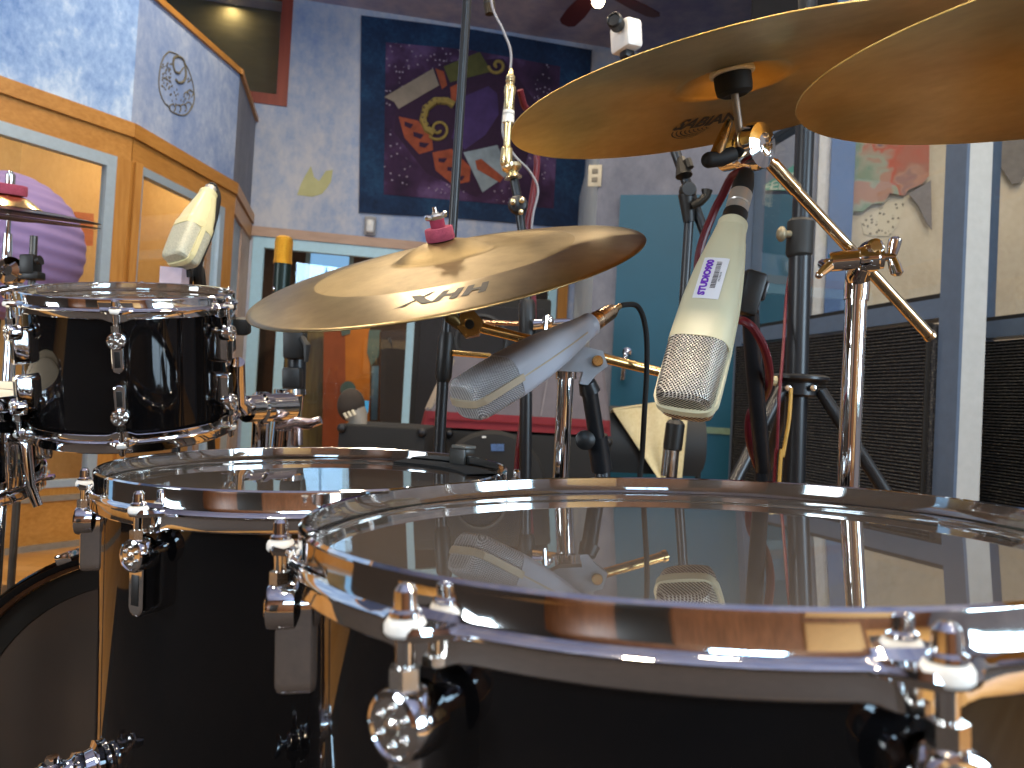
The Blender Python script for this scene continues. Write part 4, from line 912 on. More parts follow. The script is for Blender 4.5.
# on screen: x of the frame runs to the left or right, find out
sgn = 1 if proj(stick(.01, zc, 0))[0] > proj(stick(-.01, zc, 0))[0] else -1
q = MB(); spatch(q, -.0115 * sgn, .0100 * sgn, zc - .0235, zc + .0235, .0007); skr = q.build('sticker', plain('white_paper', '#e6e2e2', .6, 0, .02), m1)
vs, fs = text_pts('STUDIO900', .0082, 0, .0005); ln = max(w.x for w in vs) - min(w.x for w in vs); sz = .041 / ln
q = MB(); q.add([stick((-.0010 - w.y) * sgn - .0014 * sgn if False else (-.0028 - w.y * 1.05) * sgn if False else (-.0038 - w.y * .95 + .0012) * sgn, zc + w.x * sz * (1), .0011) for w in vs], fs)
q.build('sticker_lettering', plain('purple_ink', '#7030b0', .6, 0, .1), skr)
q = MB(); zz = zc - .012
while zz < zc + .019:
    w_ = random.choice((.0005, .0008, .0012)); spatch(q, .0005 * sgn, .0048 * sgn, zz, zz + w_, .0011, 2, 1); zz += w_ + random.choice((.0005, .0007))
for i in range(7): spatch(q, .0056 * sgn, .0070 * sgn, zc - .004 + i * .0016, zc - .0032 + i * .0016, .0011, 1, 1)
q.build('sticker_bars', plain('grey_ink', '#6a6466', .6), skr)

m2, Tm2, Lm2, k2, e2 = mic('microphone', 'pale grey microphone lying aslant over the rim, below the lettered cymbal', P(463, 403, .78), P(586, 327, .885), IU * .80 - IR * .42 - FW * .42, GREYEN, MESHD, sc=1.04, conn='gold', rail=plain('tan_rail_enamel', '#c2b196', .35, .3))
m3, Tm3, Lm3, k3, e3 = mic('microphone', 'cream microphone above the small rack tom, in front of the booth window', P(179, 263, 1.26), P(207, 197, 1.33), IR * -.45 - FW * .85 + IU * .1, CREAMEN, plain('cream_grey_mesh', '#b9b6a0', .5, .2, .2, 400), sc=1.12, conn='plug')

def cable(name, pts, r, mat, label, cat='cable', n=10, group=None):
    q = MB(); c = bez(pts, n); q.tube(c, r, 10); return tag(q.build(name, mat, None, TR(*c[-1])), label, cat, group)
# clips and stands of the microphones
def bent(root, pts, r, mat, nm='pole', seg=14):
    q = MB(); q.tube(pts, r, seg); return q.build(nm, mat, root)
ft = V((.20, .715, 0)); st = thing('microphone_stand', 'black stand with a pale grey clip under the slanted grey microphone', 'stand', ft)
CLIPM = plain('grey_clip_plastic', '#aeb0b6', .4)
def ppoly(mb, pts, d, th): mb.prism([P(x, y, d) for x, y in pts], FW * th)
q = MB(); ppoly(q, [(549, 366), (562, 352), (582, 346), (603, 351), (608, 366), (596, 375), (588, 385), (580, 384), (583, 372), (560, 371)], .880, .024); ck = q.build('clip', CLIPM, st)
q = MB(); q.lathe(frame(P(597.5, 361, .878), -FW), [(0, -.004), (.0065, -.004), (.0065, .002), (.0055, .003), (0, .003)], 20); q.build('clip_screw', GOLD, ck)
q = MB(); q.tube([P(587, 382, .890), P(590, 392, .894)], [.010, .0125], 16); q.tube([P(589, 388, .894), P(598, 445, .91)], .0095, 16); q.tube([P(597, 436, .91), P(602, 470, .92)], .0125, 16); q.tube([P(602, 468, .92), ft + V((0, 0, .04))], .009, 16); q.build('pole', BLACKM, st)
q = MB(); q.lathe(frame(P(585, 440, .895), -FW), [(0, -.008), (.010, -.008), (.0115, -.004), (.0115, .004), (.007, .007), (.0025, .008), (0, .008)], 20); q.build('knob', BLACK, st)
round_base(st, ft, .085, BLACKM)
cable('microphone_cable', [e2 + (e2 - Lm2 @ V((0, 0, k2))).normalized() * .002, P(637, 306, .93), P(645, 325, .93), P(647, 360, .93), P(644, 420, .93), P(642, 456, .93), P(640, 476, .93), P(640, 530, .93), V((ft.x - .02, ft.y + .16, .30)), V((ft.x - .04, ft.y + .20, .012))], .0033, BLACKR, 'black cable looping down behind the slanted grey microphone')
q = MB(); q.tube([P(643, 452, .93), P(642, 462, .93), P(641, 484, .93)], [.005, .012, .018], 14); 
ft = V((.37, 1.07, 0)); st = thing('microphone_stand', 'black stand with a dark clip behind the ivory microphone', 'stand', ft)
q = MB(); L = frame(P(751, 294, .765), (P(757, 276, .765) - P(745, 315, .765)), IR); q.box(L, -.013, .009, -.012, .012, -.022, .022, .004); ck = q.build('clip', BLACK, st)
q = MB(); q.box(L @ TR(.010, 0, .004), -.002, .003, -.008, .006, -.008, .012, .002); q.build('clip_tab', plain('charcoal_plastic', '#2e2e31', .3), ck)
q = MB(); q.tube([P(750, 312, .77), P(755, 380, .80), P(763, 470, .88)], .0088, 14); q.tube([P(763, 470, .88), ft + V((0, 0, .04))], .0088, 14); q.build('pole', BLACKM, st); round_base(st, ft, .10, BLACKM)
cable('microphone_cable', [e1, e1 + IU * .002 + FW * .012 - IR * .004, P(731, 178, .775), P(722, 196, .79), P(713, 214, .80), P(699, 255, .80), P(700, 300, .80), P(724, 318, .775), P(746, 322, .742), P(760, 339, .742), P(768, 362, .765), P(769, 384, .80), P(763, 399, .845), P(750, 414, .855), P(749, 440, .875), P(756, 464, .905), P(765, 490, .915), V((.315, .95, .55)), V((.285, 1.0, .20)), V((.225, 1.13, .016))], .0042, REDC, 'thick red cable looping from the ivory microphone down its black stand')
ft = lowz(P(188, 270, 1.80)); st = thing('microphone_stand', 'black stand rising behind the rack tom to the cream microphone', 'stand', ft)
q = MB(); q.tube([P(187, 276, 1.29), P(186, 268, 1.285), P(184, 261, 1.275)], [.010, .009, .008], 12); q.build('clip_arm', BLACK, st)
q = MB(); q.tube([P(187, 268, 1.30), P(187, 280, 1.32), P(187, 284, 1.5), P(186, 288, 1.80), ft + V((0, 0, .04))], .010, 14); q.build('pole', BLACKM, st); round_base(st, ft, .12, BLACKM)
q = MB(); q.prism([P(160, 266, 1.262), P(182, 268, 1.262), P(181, 290, 1.262), P(159, 288, 1.262)], FW * .03); q.build('clip', plain('pale_pink_plastic', '#b9a8b4', .4), st)

cable('microphone_cable', [e3, P(213, 188, 1.37), P(216, 200, 1.37), P(209, 232, 1.36), P(198, 262, 1.35), P(199, 284, 1.38), P(203, 300, 1.46), V((P(188, 300, 1.84).x + .1, 1.9, .4)), V((P(188, 300, 1.84).x + .20, 2.02, .012))], .0085, BLACKR, 'black cable hanging from the tail of the cream microphone')
# overhead stand left of the grey microphone
def stand_line(label, top, bottom, r_up, r_lo, col=None, ang=0.0, legr=.25, mat=BLACKM, split=None):
    d = (top - bottom).normalized(); ft = bottom - d * (bottom.z / d.z); st = thing('microphone_stand', label, 'stand', lowz(ft))
    mid = split or (bottom + top) / 2
    q = MB(); q.tube([mid, top], r_up, 14); q.build('upper_pole', mat, st); q = MB(); q.tube([lowz(ft) + V((0, 0, .05)), mid], r_lo, 14); q.build('pole', mat, st)
    if col: q = MB(); q.tube([col[0], col[0] + (col[1] - col[0]) * .12, col[0] + (col[1] - col[0]) * .9, col[1]], [r_lo * 1.1, col[2], col[2], r_lo * 1.05], 16); q.build('collar', BLACK, st)
    (round_base(st, lowz(ft), .10, mat) if legr < .05 else tripod_legs(st, lowz(ft), .24, legr, mat, ang)); return st
st = stand_line('tall black microphone stand rising out of the picture behind the lettered cymbal', P(471, -60, 1.15), P(440, 450, 1.15), .0068, .0088, (P(447, 332, 1.15), P(443, 382, 1.15), .0125), .5, legr=.01, split=P(443, 380, 1.15))
q = MB(); q.tube([P(452, 353, 1.14), P(490, 356, 1.16)], .0045, 10); q.build('side_bar', GOLD, st)
PGOLD0 = mk_chrome('pale_gold_screw', (.90, .78, .50), .28)
# small gold microphone on a stand with red cable
p1_, p2_ = P(525, 484, 1.7), P(529, 330, 1.7)
st = stand_line('black boom stand carrying the thin gold microphone before the tapestry', P(527, 300, 1.7), P(525, 484, 1.7), .012, .014, (P(527.5, 345, 1.7), P(527, 300, 1.7), .019), 1.1)
bent(st, [P(528, 318, 1.7), P(523, 240, 1.7), P(518, 200, 1.7), P(510, 158, 1.7)], .010, BLACKM, 'boom_arm')
q = MB(); L = frame(P(518, 205, 1.69), -FW); q.lathe(L, [(0, -.02), (.018, -.02), (.022, 0), (.018, .010), (.010, .013), (0, .013)], 24); q.build('swivel_joint', BLACKM, st)
q = MB(); q.sphere(TR(*P(513, 202, 1.67)), .007); q.sphere(TR(*P(522, 200, 1.67)), .007); q.sphere(TR(*P(521, 212, 1.67)), .006); q.build('joint_screw', PGOLD0, st)
q = MB(); q.lathe(frame(P(512, 170, 1.69), P(510, 158, 1.7) - P(518, 205, 1.7)), [(.008, -.02), (.020, -.018), (.012, -.006), (.022, .004), (.022, .012), (.008, .016)], 24); q.build('clip_mount', PGOLD0, st)
q = MB(); q.tube([P(532, 325, 1.68), P(570, 322, 1.70)], [.012, .008], 14); q.sphere(TR(*P(548, 321, 1.68)), .014); q.tube([P(546, 316, 1.67), P(545, 332, 1.67)], .005, 8); q.build('clutch_bolt', CHROME, st)
q = MB(); q.tube([P(480, 322, 1.72), P(526, 324, 1.71)], .005, 10); q.build('thin_rod', mk_chrome('copper_rod', (.5, .3, .18), .3), st)
g0, g1 = P(511, 69, 1.68), P(506, 166, 1.68); gz = (g1 - g0).normalized(); GL = (g1 - g0).length; Lg = frame(g0, gz)
gm = thing('pencil_microphone', 'thin gold pencil microphone standing upright before the tapestry', 'microphone', Lg)
PG = mk_chrome('pale_gold', (.88, .68, .34), .3)
q = MB(); q.lathe(Lg, [(0, 0), (.004, 0), (.006, .012), (.0095, .016), (.0100, .028), (.0085, .030), (.0085, .036), (.0125, .040), (.0125, .052), (.0112, .056), (.0112, .092), (0, .092)], 24); q.build('capsule', PG, gm)
q = MB(); q.lathe(Lg, [(0, .092), (.0125, .092), (.0125, .098), (.0095, .100), (.0125, .102), (.0125, .118), (0, .118)], 24); q.build('ring_joint', WHITE, gm)
q = MB(); q.lathe(Lg, [(0, .118), (.0100, .118), (.0082, .124), (.0078, .170), (.0122, .174), (.0130, .190), (.0130, GL - .004), (.0105, GL), (0, GL)], 24); q.build('body', PG, gm)
cable('microphone_cable', [P(520, 90, 1.70), P(524, 105, 1.72), P(531, 118, 1.74), P(537, 160, 1.76), P(532, 200, 1.75), P(527, 235, 1.74), P(533, 300, 1.74), P(530, 360, 1.74), P(520, 440, 1.73), P(516, 484, 1.73), V((P(516, 484, 1.73).x - .02, P(516, 484, 1.73).y, .01))], .0075, REDC, 'long red cable running down the stand of the thin gold microphone')
# hanging lead and hanging microphone at the top
cable('hanging_cable', [P(488, -70, 1.72), P(491, 0, 1.72), P(503, 30, 1.72), P(511, 54, 1.72), P(508, 85, 1.72), P(503, 120, 1.715), P(504, 138, 1.715), P(514, 155, 1.72), P(530, 172, 1.73), P(538, 190, 1.73), P(533, 215, 1.73), P(530, 245, 1.73)], .0028, GREYC, 'thin grey lead hanging in a loose bow around the gold pencil microphone')
q = MB(); Lh = frame(P(486, -40, 1.75), P(490, 16, 1.75) - P(486, -40, 1.75)); hl = (P(490, 16, 1.75) - P(486, -40, 1.75)).length
q.lathe(Lh, [(0, 0), (.008, 0), (.012, .01), (.013, hl - .02), (.011, hl - .004), (0, hl)], 20); hm = q.build('hanging_microphone', plain('dark_bronze', '#3a2c18', .4, .4), None, Lh); tag(hm, 'dark bronze microphone tip hanging from above beside the tall black pole', 'microphone')
q = MB(); q.lathe(Lh, [(.0134, hl - .03), (.0134, hl - .025)], 20); q.build('grille_ring', BLACK, hm)
# boom stand with the little white camera
st = stand_line('black boom stand in front of the teal door, holding the white camera', P(690, 205, 1.6), P(669, 470, 1.6), .0098, .012, (P(676, 420, 1.6), P(672, 452, 1.6), .020), .3, split=P(676, 425, 1.6))
q = MB(); q.tube([P(671, 450, 1.595), P(668.5, 476, 1.595)], .0165, 16); q.build('metal_sleeve', CHROME_D, st)
bent(st, [P(706, 236, 1.6), P(698, 215, 1.6), P(674, 148, 1.62), P(634, 58, 1.65)], .0105, BLACKM, 'boom_arm')
q = MB(); q.lathe(frame(P(688, 190, 1.585), -FW), [(0, -.02), (.015, -.02), (.018, 0), (.014, .012), (0, .013)], 20); q.tube([P(686, 194, 1.59), P(689, 222, 1.595)], [.017, .012], 12); q.build('clutch', BLACK, st)
q = MB(); q.tube([P(692, 206, 1.575), P(700, 202, 1.57), P(706, 196, 1.57), P(707, 190, 1.57)], [.008, .009, .009, .012], 10); q.build('clutch_handle', plain('worn_black_metal', '#2a2722', .4, .5), st)
q = MB(); q.tube([P(684, 176, 1.59), P(681, 158, 1.60)], [.018, .008], 10); q.tube([P(690, 168, 1.58), P(687, 160, 1.585)], .009, 8); q.build('grip_nut', plain('worn_black_metal', '#2a2722', .4, .5), st)
wc = P(626, 35, 1.65); Lw = frame(wc, IU * .98 - IR * .05, IR * .86 + FW * .5)
wcam = thing('action_camera', 'small white action camera with a black lens on top of the boom', 'camera', Lw)
q = MB(); q.box(Lw, -.0215, .0215, -.032, .032, -.036, .026, .009); q.build('case', plain('white_gloss_plastic', '#e9e4dd', .3, 0, .02), wcam)
q = MB(); ln_ = P(615, 21, 1.61); q.lathe(frame(ln_, (-FW - IR * .45).normalized()), [(0, -.02), (.016, -.02), (.0165, .006), (.013, .010), (.011, .006), (0, .005)], 28); q.build('lens', BLACK, wcam)
q = MB(); q.box(Lw, -.012, .012, -.012, .012, -.050, -.035, .003); q.tube([Lw @ V((0, 0, -.05)), P(634, 58, 1.65)], .011, 14); q.build('mount', BLACK, wcam)

# heavy black tripod on the right
ft = lowz(P(795, 480, 1.55)); st = thing('light_stand', 'heavy black tripod stand with a leg hub, in front of the dark baffle', 'stand', ft)
tp_ = P(808, -20, 1.55); q = MB(); q.tube([P(800, 258, 1.55), P(805, 130, 1.55), tp_], .0185, 20); q.build('upper_pole', BLACKM, st)
q = MB(); q.tube([P(800, 255, 1.55), P(794, 484, 1.55), ft + V((0, 0, .18))], .0215, 20); q.build('pole', BLACKM, st)
q = MB(); q.tube([P(801, 219, 1.55), P(800.8, 222, 1.55), P(799, 254, 1.55), P(799, 257, 1.55)], [.020, .026, .026, .022], 20); cl = q.build('collar', plain('black_matte_plastic', '#1d1d1c', .6), st)
q = MB(); q.tube([P(790, 234, 1.54), P(784, 234, 1.535)], .007, 10); q.sphere(TR(*P(781.5, 234, 1.535)), .0125, 16, 10, (.8, 1, 1.25)); q.build('knob', plain('worn_brass_knob', '#8a7f66', .4, .4), cl)
hb2 = P(797, 380, 1.55); q = MB(); q.lathe(TR(hb2.x, hb2.y, hb2.z), [(.0, .010), (.054, .010), (.062, .006), (.062, .001), (.054, -.004), (.040, -.006), (.040, -.03), (.026, -.034), (0, -.034)], 28); hub = q.build('leg_hub', BLACKM, st)
q = MB(); q.tube([P(776, 381, 1.50), P(768, 380, 1.50)], .010, 10); q.build('hub_knob', plain('cream_knob', '#b9a880', .5), hub)
for x in (788, 813):
    q = MB(); q.lathe(frame(P(x, 388, 1.505), -FW), [(0, -.004), (.0065, -.004), (.0060, .002), (0, .003)], 14); q.build('rivet', CHROME_D, hub)
for a in (-2.6, -.50, 1.57):
    d = V((math.cos(a), math.sin(a), 0)); h0 = hb2 + d * .045 + V((0, 0, -.02)); q = MB(); q.tube([h0, lowz(hb2) + d * .62 + V((0, 0, .02))], .0125, 12); lg = q.build('leg', BLACKM, st)
    q = MB(); q.tube([lowz(hb2) + d * .60 + V((0, 0, .045)), lowz(hb2) + d * .63 + V((0, 0, .0235))], .016, 12); q.build('rubber_foot', BLACKR, lg)
    q = MB(); q.tube([lowz(hb2) + d * .33 + V((0, 0, h0.z * .49)), lowz(hb2, .26) + d * .03], .006, 8); q.build('brace', BLACKM, lg)
cable('stand_cable', [P(799, 235, 1.60), P(793, 262, 1.60), P(787, 290, 1.56), P(783, 350, 1.50), P(779, 400, 1.46), P(777, 450, 1.46), P(774, 486, 1.46), lowz(P(772, 520, 1.46), .02)], .003, REDC, 'thin red cable hanging straight beside the heavy black tripod')
cable('stand_cable', [P(791, 388, 1.47), P(789, 420, 1.46), P(783, 455, 1.455), P(779, 486, 1.45), lowz(P(775, 520, 1.45), .02)], .0035, YELC, 'ochre cable running down the heavy black tripod beside the red one')

# gooseneck microphone and clamp stand right of the rack tom
ft = P(284, 446, 1.3); zf = cb.z + math.sqrt(.2725 ** 2 - (ft.x - cb.x) ** 2); ft.z = zf; st = thing('tom_holder', 'chrome tube and clamp arm holding the rack tom from the right', 'tom holder', ft)
q = MB(); q.tube([P(290, 390, 1.3), P(284, 446, 1.3), ft + V((0, 0, .012))], .0235, 24); q.lathe(TR(*ft), [(0, .016), (.036, .016), (.040, .010), (.040, -.01), (0, -.01)], 28); q.lathe(frame(P(290, 390, 1.3), IU), [(.024, -.01), (.0265, -.008), (.0265, .001), (0, .003)], 24); q.build('pole', CHROME, st);
q = MB(); q.tube([P(289, 407, 1.27), P(262, 408, 1.22), P(246, 409, 1.19)], [.024, .022, .021], 20); q.lathe(frame(P(262, 408, 1.22), P(246, 409, 1.19) - P(289, 407, 1.27)), [(.022, -.008), (.026, -.006), (.026, .006), (.022, .008)], 24); q.build('clamp_arm', CHROME, st)
q = MB(); q.tube([P(246, 409, 1.19), P(238, 400, 1.165), T3 @ RZ(math.radians(14)) @ V((.138, 0, -.10))], [.012, .012, .010], 14); q.build('tom_bracket', CHROME, st)
q = MB(); q.tube([P(258, 402, 1.25), P(256, 448, 1.25)], .008, 10); q.tube([P(266, 402, 1.26), P(264, 448, 1.26)], .006, 10); q.build('hanging_rods', CHROME, st)
PKC = mk_chrome('rosy_chrome', (.78, .66, .66), .2)
q = MB(); q.tube([P(297, 445, 1.24), P(297, 428, 1.24)], .010, 12); q.tube([P(276, 428, 1.24), P(286, 426, 1.24), P(297, 423, 1.24), P(310, 424, 1.24), P(321, 420, 1.24)], [.006, .009, .011, .009, .007], 12); q.build('wing_bolt', PKC, st)
ft = lowz(P(298, 448, 1.803)); st = thing('microphone_stand', 'black stand behind the left end of the lettered cymbal, for the gold-capped microphone', 'stand', ft)
q = MB(); q.tube([P(298, 322, 1.803), P(296, 395, 1.803)], .0215, 16); q.tube([P(296, 395, 1.803), ft + V((0, 0, .06))], .0133, 14); q.build('pole', BLACKM, st); tripod_legs(st, ft, .2, .2, BLACKM, 1.9)
q = MB(); L = frame(P(295, 345, 1.765), -FW, IR); q.box(L, -.025, .023, -.032, .045, -.025, .015, .006); q.tube([P(302, 338, 1.753), P(307, 346, 1.740), P(306, 362, 1.740)], [.008, .009, .005], 10); q.build('swivel_clamp', BLACK, st)
q = MB(); L = frame(P(293, 378, 1.778), -FW, IR); q.box(L, -.023, .02, -.025, .025, -.025, .015, .007); q.build('lower_clamp', BLACK, st)
g0, g1 = P(284.5, 236, 1.841), P(280, 305, 1.841); Lg = frame(g0, g1 - g0); GL = (g1 - g0).length
gm = thing('microphone', 'dark microphone with a gold mesh cap behind the left end of the lettered cymbal', 'microphone', Lg)
q = MB(); q.lathe(Lg, [(0, 0), (.013, .0006), (.019, .005), (.021, .013), (.021, .058), (.022, .061), (.022, .067), (0, .067)], 30); q.build('mesh_cap', mk_mesh('gold_mesh', 2600, '#e8b23c', '#a06a10'), gm)
q = MB(); q.lathe(Lg, [(0, .067), (.0203, .067), (.0197, .076), (.0197, GL), (0, GL)], 28); q.build('body', plain('dark_green_black_metal', '#12211c', .35, .4), gm)
q = MB(); q.tube([Lg @ V((0, 0, GL - .01)), P(290, 315, 1.829), P(297, 332, 1.803)], .014, 12); q.build('swivel_mount', BLACK, gm)
for s_ in (-1, 1):
    q = MB(); q.sphere(Lg @ TR(0, s_ * .012, .10) if False else TR(*P(283 + s_ * 8, 289, 1.829)), .0063); q.build('thumb_screw', CHROME, gm)

# hi-hat, second rod, lilac lamp
hc = P(9, 212, 1.62); HN = V((.065, -.135, 1)).normalized(); THH = frame(hc, HN)
CYM_D = mk_cymbal('dark_bronze', '#130f0a', '#1c1610', .45, .3, .75, .4, .17)
hA = cymbal('hihat_cymbal', 'upper dark hi-hat cymbal under the pink felt, nearly edge-on', THH, .172, CYM_D, 'hi-hat pair', hb=.010)
hB = cymbal('hihat_cymbal', 'lower dark hi-hat cymbal, rim up against the upper one', frame(hc - HN * .011, -HN), .172, CYM_D, 'hi-hat pair', hb=.003, hbell=.004)
hft = lowz(P(17, 290, 1.62)); st = thing('hihat_stand', 'chrome hi-hat stand with a pink felt clutch at the left edge', 'stand', hft)
q = MB(); q.tube([hc + HN * .085, hc - HN * .12], .0045, 12); q.build('pull_rod', CHROME, st)
q = MB(); q.lathe(THH, [(.005, .036), (.031, .036), (.032, .039), (.032, .055), (.031, .057), (.005, .057)], 32, closed=True); q.build('felt', PINKFELT, st)
q = MB(); q.lathe(THH, [(0, .080), (.008, .080), (.009, .076), (.009, .059), (.012, .0575), (0, .0575)], 20); q.build('clutch', CHROME_D, st)
q = MB(); q.lathe(THH, [(.0, .0355), (.020, .0352), (.036, .0305), (.056, .0150), (.062, .0110)], 32); q.build('bell_cup', GOLD, st)
q = MB(); q.tube([hc - HN * .045, hc - HN * .11, P(14, 290, 1.62), hft + V((0, 0, .08))], [.008, .0105, .012, .012], 16); q.build('pole', CHROME, st)
q = MB(); q.lathe(frame(P(10, 271, 1.58), -FW), [(0, -.02), (.026, -.02), (.030, -.012), (.030, .0), (.024, .008), (.012, .012), (.010, .006), (0, .006)], 24); q.tube([P(4, 292, 1.59), P(22, 288, 1.59)], .014, 14); q.build('clamp', CHROME, st)
tripod_legs(st, hft, .3, .25, CHROME, 2.0)
ft = lowz(P(31, 290, 1.55)); st = thing('clamp_rod', 'short black clamped rod beside the hi-hat stand', 'stand', ft)
q = MB(); q.tube([P(34, 236, 1.55), P(31, 300, 1.55), ft + V((0, 0, .05))], .0072, 12); q.build('pole', plain('grey_steel', '#5f5a55', .35, .7), st)
q = MB(); L = frame(P(32, 264, 1.54), IU, IR); q.box(L, -.017, .012, -.016, .016, -.022, .018, .004); q.tube([P(37, 261, 1.525), P(41, 260, 1.525)], [.008, .010], 12); q.box(frame(P(32, 276, 1.54), IU, IR), -.014, .020, -.014, .014, -.008, .008, .003); q.build('clamp', BLACK, st); tripod_legs(st, ft, .2, .13, BLACKM, 1.2)
lc = P(2, 246, 2.9); LR = .278
lamp = thing('paper_lantern_lamp', 'round lilac ribbed lantern lamp behind the hi-hat', 'lamp', lowz(lc))
LIL = plain('lilac_paper', '#84719f', .8, 0, .06, 6)
q = MB(); prf = []
for i in range(161):
    a = PI * i / 160; rr = LR * (1 + .008 * math.cos(a * 34)); prf.append((rr * math.sin(a) if 0 < i < 160 else 0, -rr * math.cos(a)))
q.lathe(TR(*lc) @ MX.Rotation(.18, 4, 'Y'), prf, 72); q.build('shade', LIL, lamp)
q = MB(); q.tube([lc - V((0, 0, LR * .9)), lowz(lc, .02)], .014, 12); q.build('pole', BLACKM, lamp); q = MB(); q.lathe(TR(*lowz(lc)), [(0, 0), (.16, 0), (.16, .012), (.02, .025), (0, .025)], 36); q.build('base', BLACKM, lamp)
# behind the booth glass
bn = (bi[1] - bi[0]).normalized(); bnn = V((-bn.y, bn.x, 0)); 
if bnn.dot(EYE - bi[0]) < 0: bnn = -bnn
def bflat(name, pts, mat, off, th, label, cat):
    q = MB(); pp = [Pplane(x, y, bi[0] + bnn * off, bnn) for x, y in pts]; q.prism(pp, bnn * th); return tag(q.build(name, mat, None, TR(*pp[0])), label, cat)
bflat('orange_board', [(74, 212), (93, 214), (92, 246), (74, 246)], plain('burnt_orange_board', '#c06a38', .7), .04, .015, 'small burnt orange board on the booth wall beside the lilac lantern', 'board')
# damper clip on the mid floor tom
def find(T, r, z, px, lo, hi):
    best = None
    for i in range(721):
        a = lo + (hi - lo) * i / 720; p = T @ V((r * math.cos(a), r * math.sin(a), z)); e = abs(proj(p)[0] - px)
        if best is None or e < best[0]: best = (e, a)
    return best[1]
aD = find(T2, .188, 0, 462, 0, PI / 2 + .3); A = T2 @ RZ(aD)
dc = thing('drum_damper', 'small black damper clipped on the far rim of the mid-sized floor tom', 'damper', A @ TR(.186, 0, 0))
q = MB(); q.box(A, .1830, .1965, -.013, .013, .0008, .0075, .002); q.box(A, .180, .1835, -.013, .013, -.0105, .0075, .0012); q.build('clip', plain('grey_black_plastic', '#3a3936', .4), dc)
q = MB(); q.box(A, .180, .1955, -.016, .010, .0078, .0112, .001); q.build('lever', plain('worn_grey_plastic', '#6c6a64', .35), dc)
q = MB(); q.lathe(T2, [(.150, -.0122), (.150, -.0105), (.1795, -.0095), (.1795, -.0122)], 40, a0=aD - .55, a1=aD + .42, closed=True); q.build('felt_crescent', plain('black_felt_pad', '#141414', .95), dc)

# ------------------------------------------------------------------ screens (baffles) on the right
G0 = P(735, 330, 3.85); G1 = P(940, 296, 2.5); G0.z = G1.z = 0
t = NT('ribbed_black_absorber'); v = t.obj((1, 1, 1)); nz = t.noise(v, 130, 2); vo = t.noise(t.obj((90, 90, 260)), 1, 2)
t.pr(t.ramp(t.math('ADD', t.math('MULTIPLY', nz, .5), t.math('MULTIPLY', vo, .5)), [(.40, '#1b1c20'), (.54, '#3a3c42'), (.66, '#7a7668')]), .75); RIB = t.m
def baffle(label, A, B, hgt=2.25, postw=.09, thick=.095):
    u = (B - A).normalized(); n = V((u.y, -u.x, 0))
    if n.dot(EYE - A) < 0: n = -n
    L = (B - A).length; root = thing('acoustic_screen', label, 'screen', A, None)
    def bx(mb, s0, s1, z0, z1, f, b): mb.prism([A + u * s0 + n * f + V((0, 0, z0)), A + u * s1 + n * f + V((0, 0, z0)), A + u * s1 + n * f + V((0, 0, z1)), A + u * s0 + n * f + V((0, 0, z1))], -n * (f + b))
    b = thick
    m = MB(); bx(m, 0, postw * .7, 0, hgt, 0, b); m.build('post', GOBOF, root)
    m = MB(); bx(m, L, L + postw, 0, hgt, 0, b * .12); m.m = 1; bx(m, L + .002, L + postw - .0, 0, hgt, -b * .12, b); m.build('post', [GOBOF, GOBOL], root)
    for z0, z1 in ((1.19, 1.255), (hgt - .09, hgt), (.0, .08)):
        m = MB(); bx(m, postw * .7, L, z0, z1, -.004, b); m.build('rail', GOBOF, root)
    m = MB(); bx(m, postw * .7, L, 1.255, 1.272, -.012, b); m.build('glazing_strip', BLACK, root)
    m = MB(); bx(m, postw * .7, L, 1.272, hgt - .09, -.035, .041); m.build('glass_pane', GLASS, root)
    m = MB(); s0, s1 = postw * .9, L - .012; z = .09; k = 0; vs = []; N_ = int((1.165 - .09) / .0118)
    for i in range(N_ + 1):
        for dz, f in ((0, .016), (.0055, .030), (.0068, .030)):
            zz = .09 + i * .0118 + dz
            vs += [A + u * s0 + n * f + V((0, 0, zz)), A + u * s1 + n * f + V((0, 0, zz))]
    fs = [(2 * i, 2 * i + 1, 2 * i + 3, 2 * i + 2) for i in range(len(vs) // 2 - 1)]
    m.add(vs, fs); bx(m, s0, s1, .09, 1.17, .017, .05); m.build('ribbed_panel', RIB, root)
    for s_ in (s0, s1 - .006): m = MB(); bx(m, s_, s_ + .006, .088, 1.172, .032, -.01); m.build('panel_edge', BLACKR, root)
    for s_ in (.04, L + postw * .5):
        m = MB(); o = A + u * s_ - n * (b * .5); m.box(frame(o, (0, 0, 1), u), -.04, .04, -.22, .22, .0, .05, .01); m.build('foot', GOBOF, root)
    return root
baffle('slate blue glazed screen with ribbed black panel, behind the tall chrome wing-nut stand', G0, G1)
H0 = P(982, 320, 3.02); H0.z = 0; hd_ = (G1 - G0).normalized(); H1 = H0 + hd_ * 1.5
baffle('slate blue glazed screen at the far right edge beyond the pale grey post', H0 - hd_ * .10, H1)

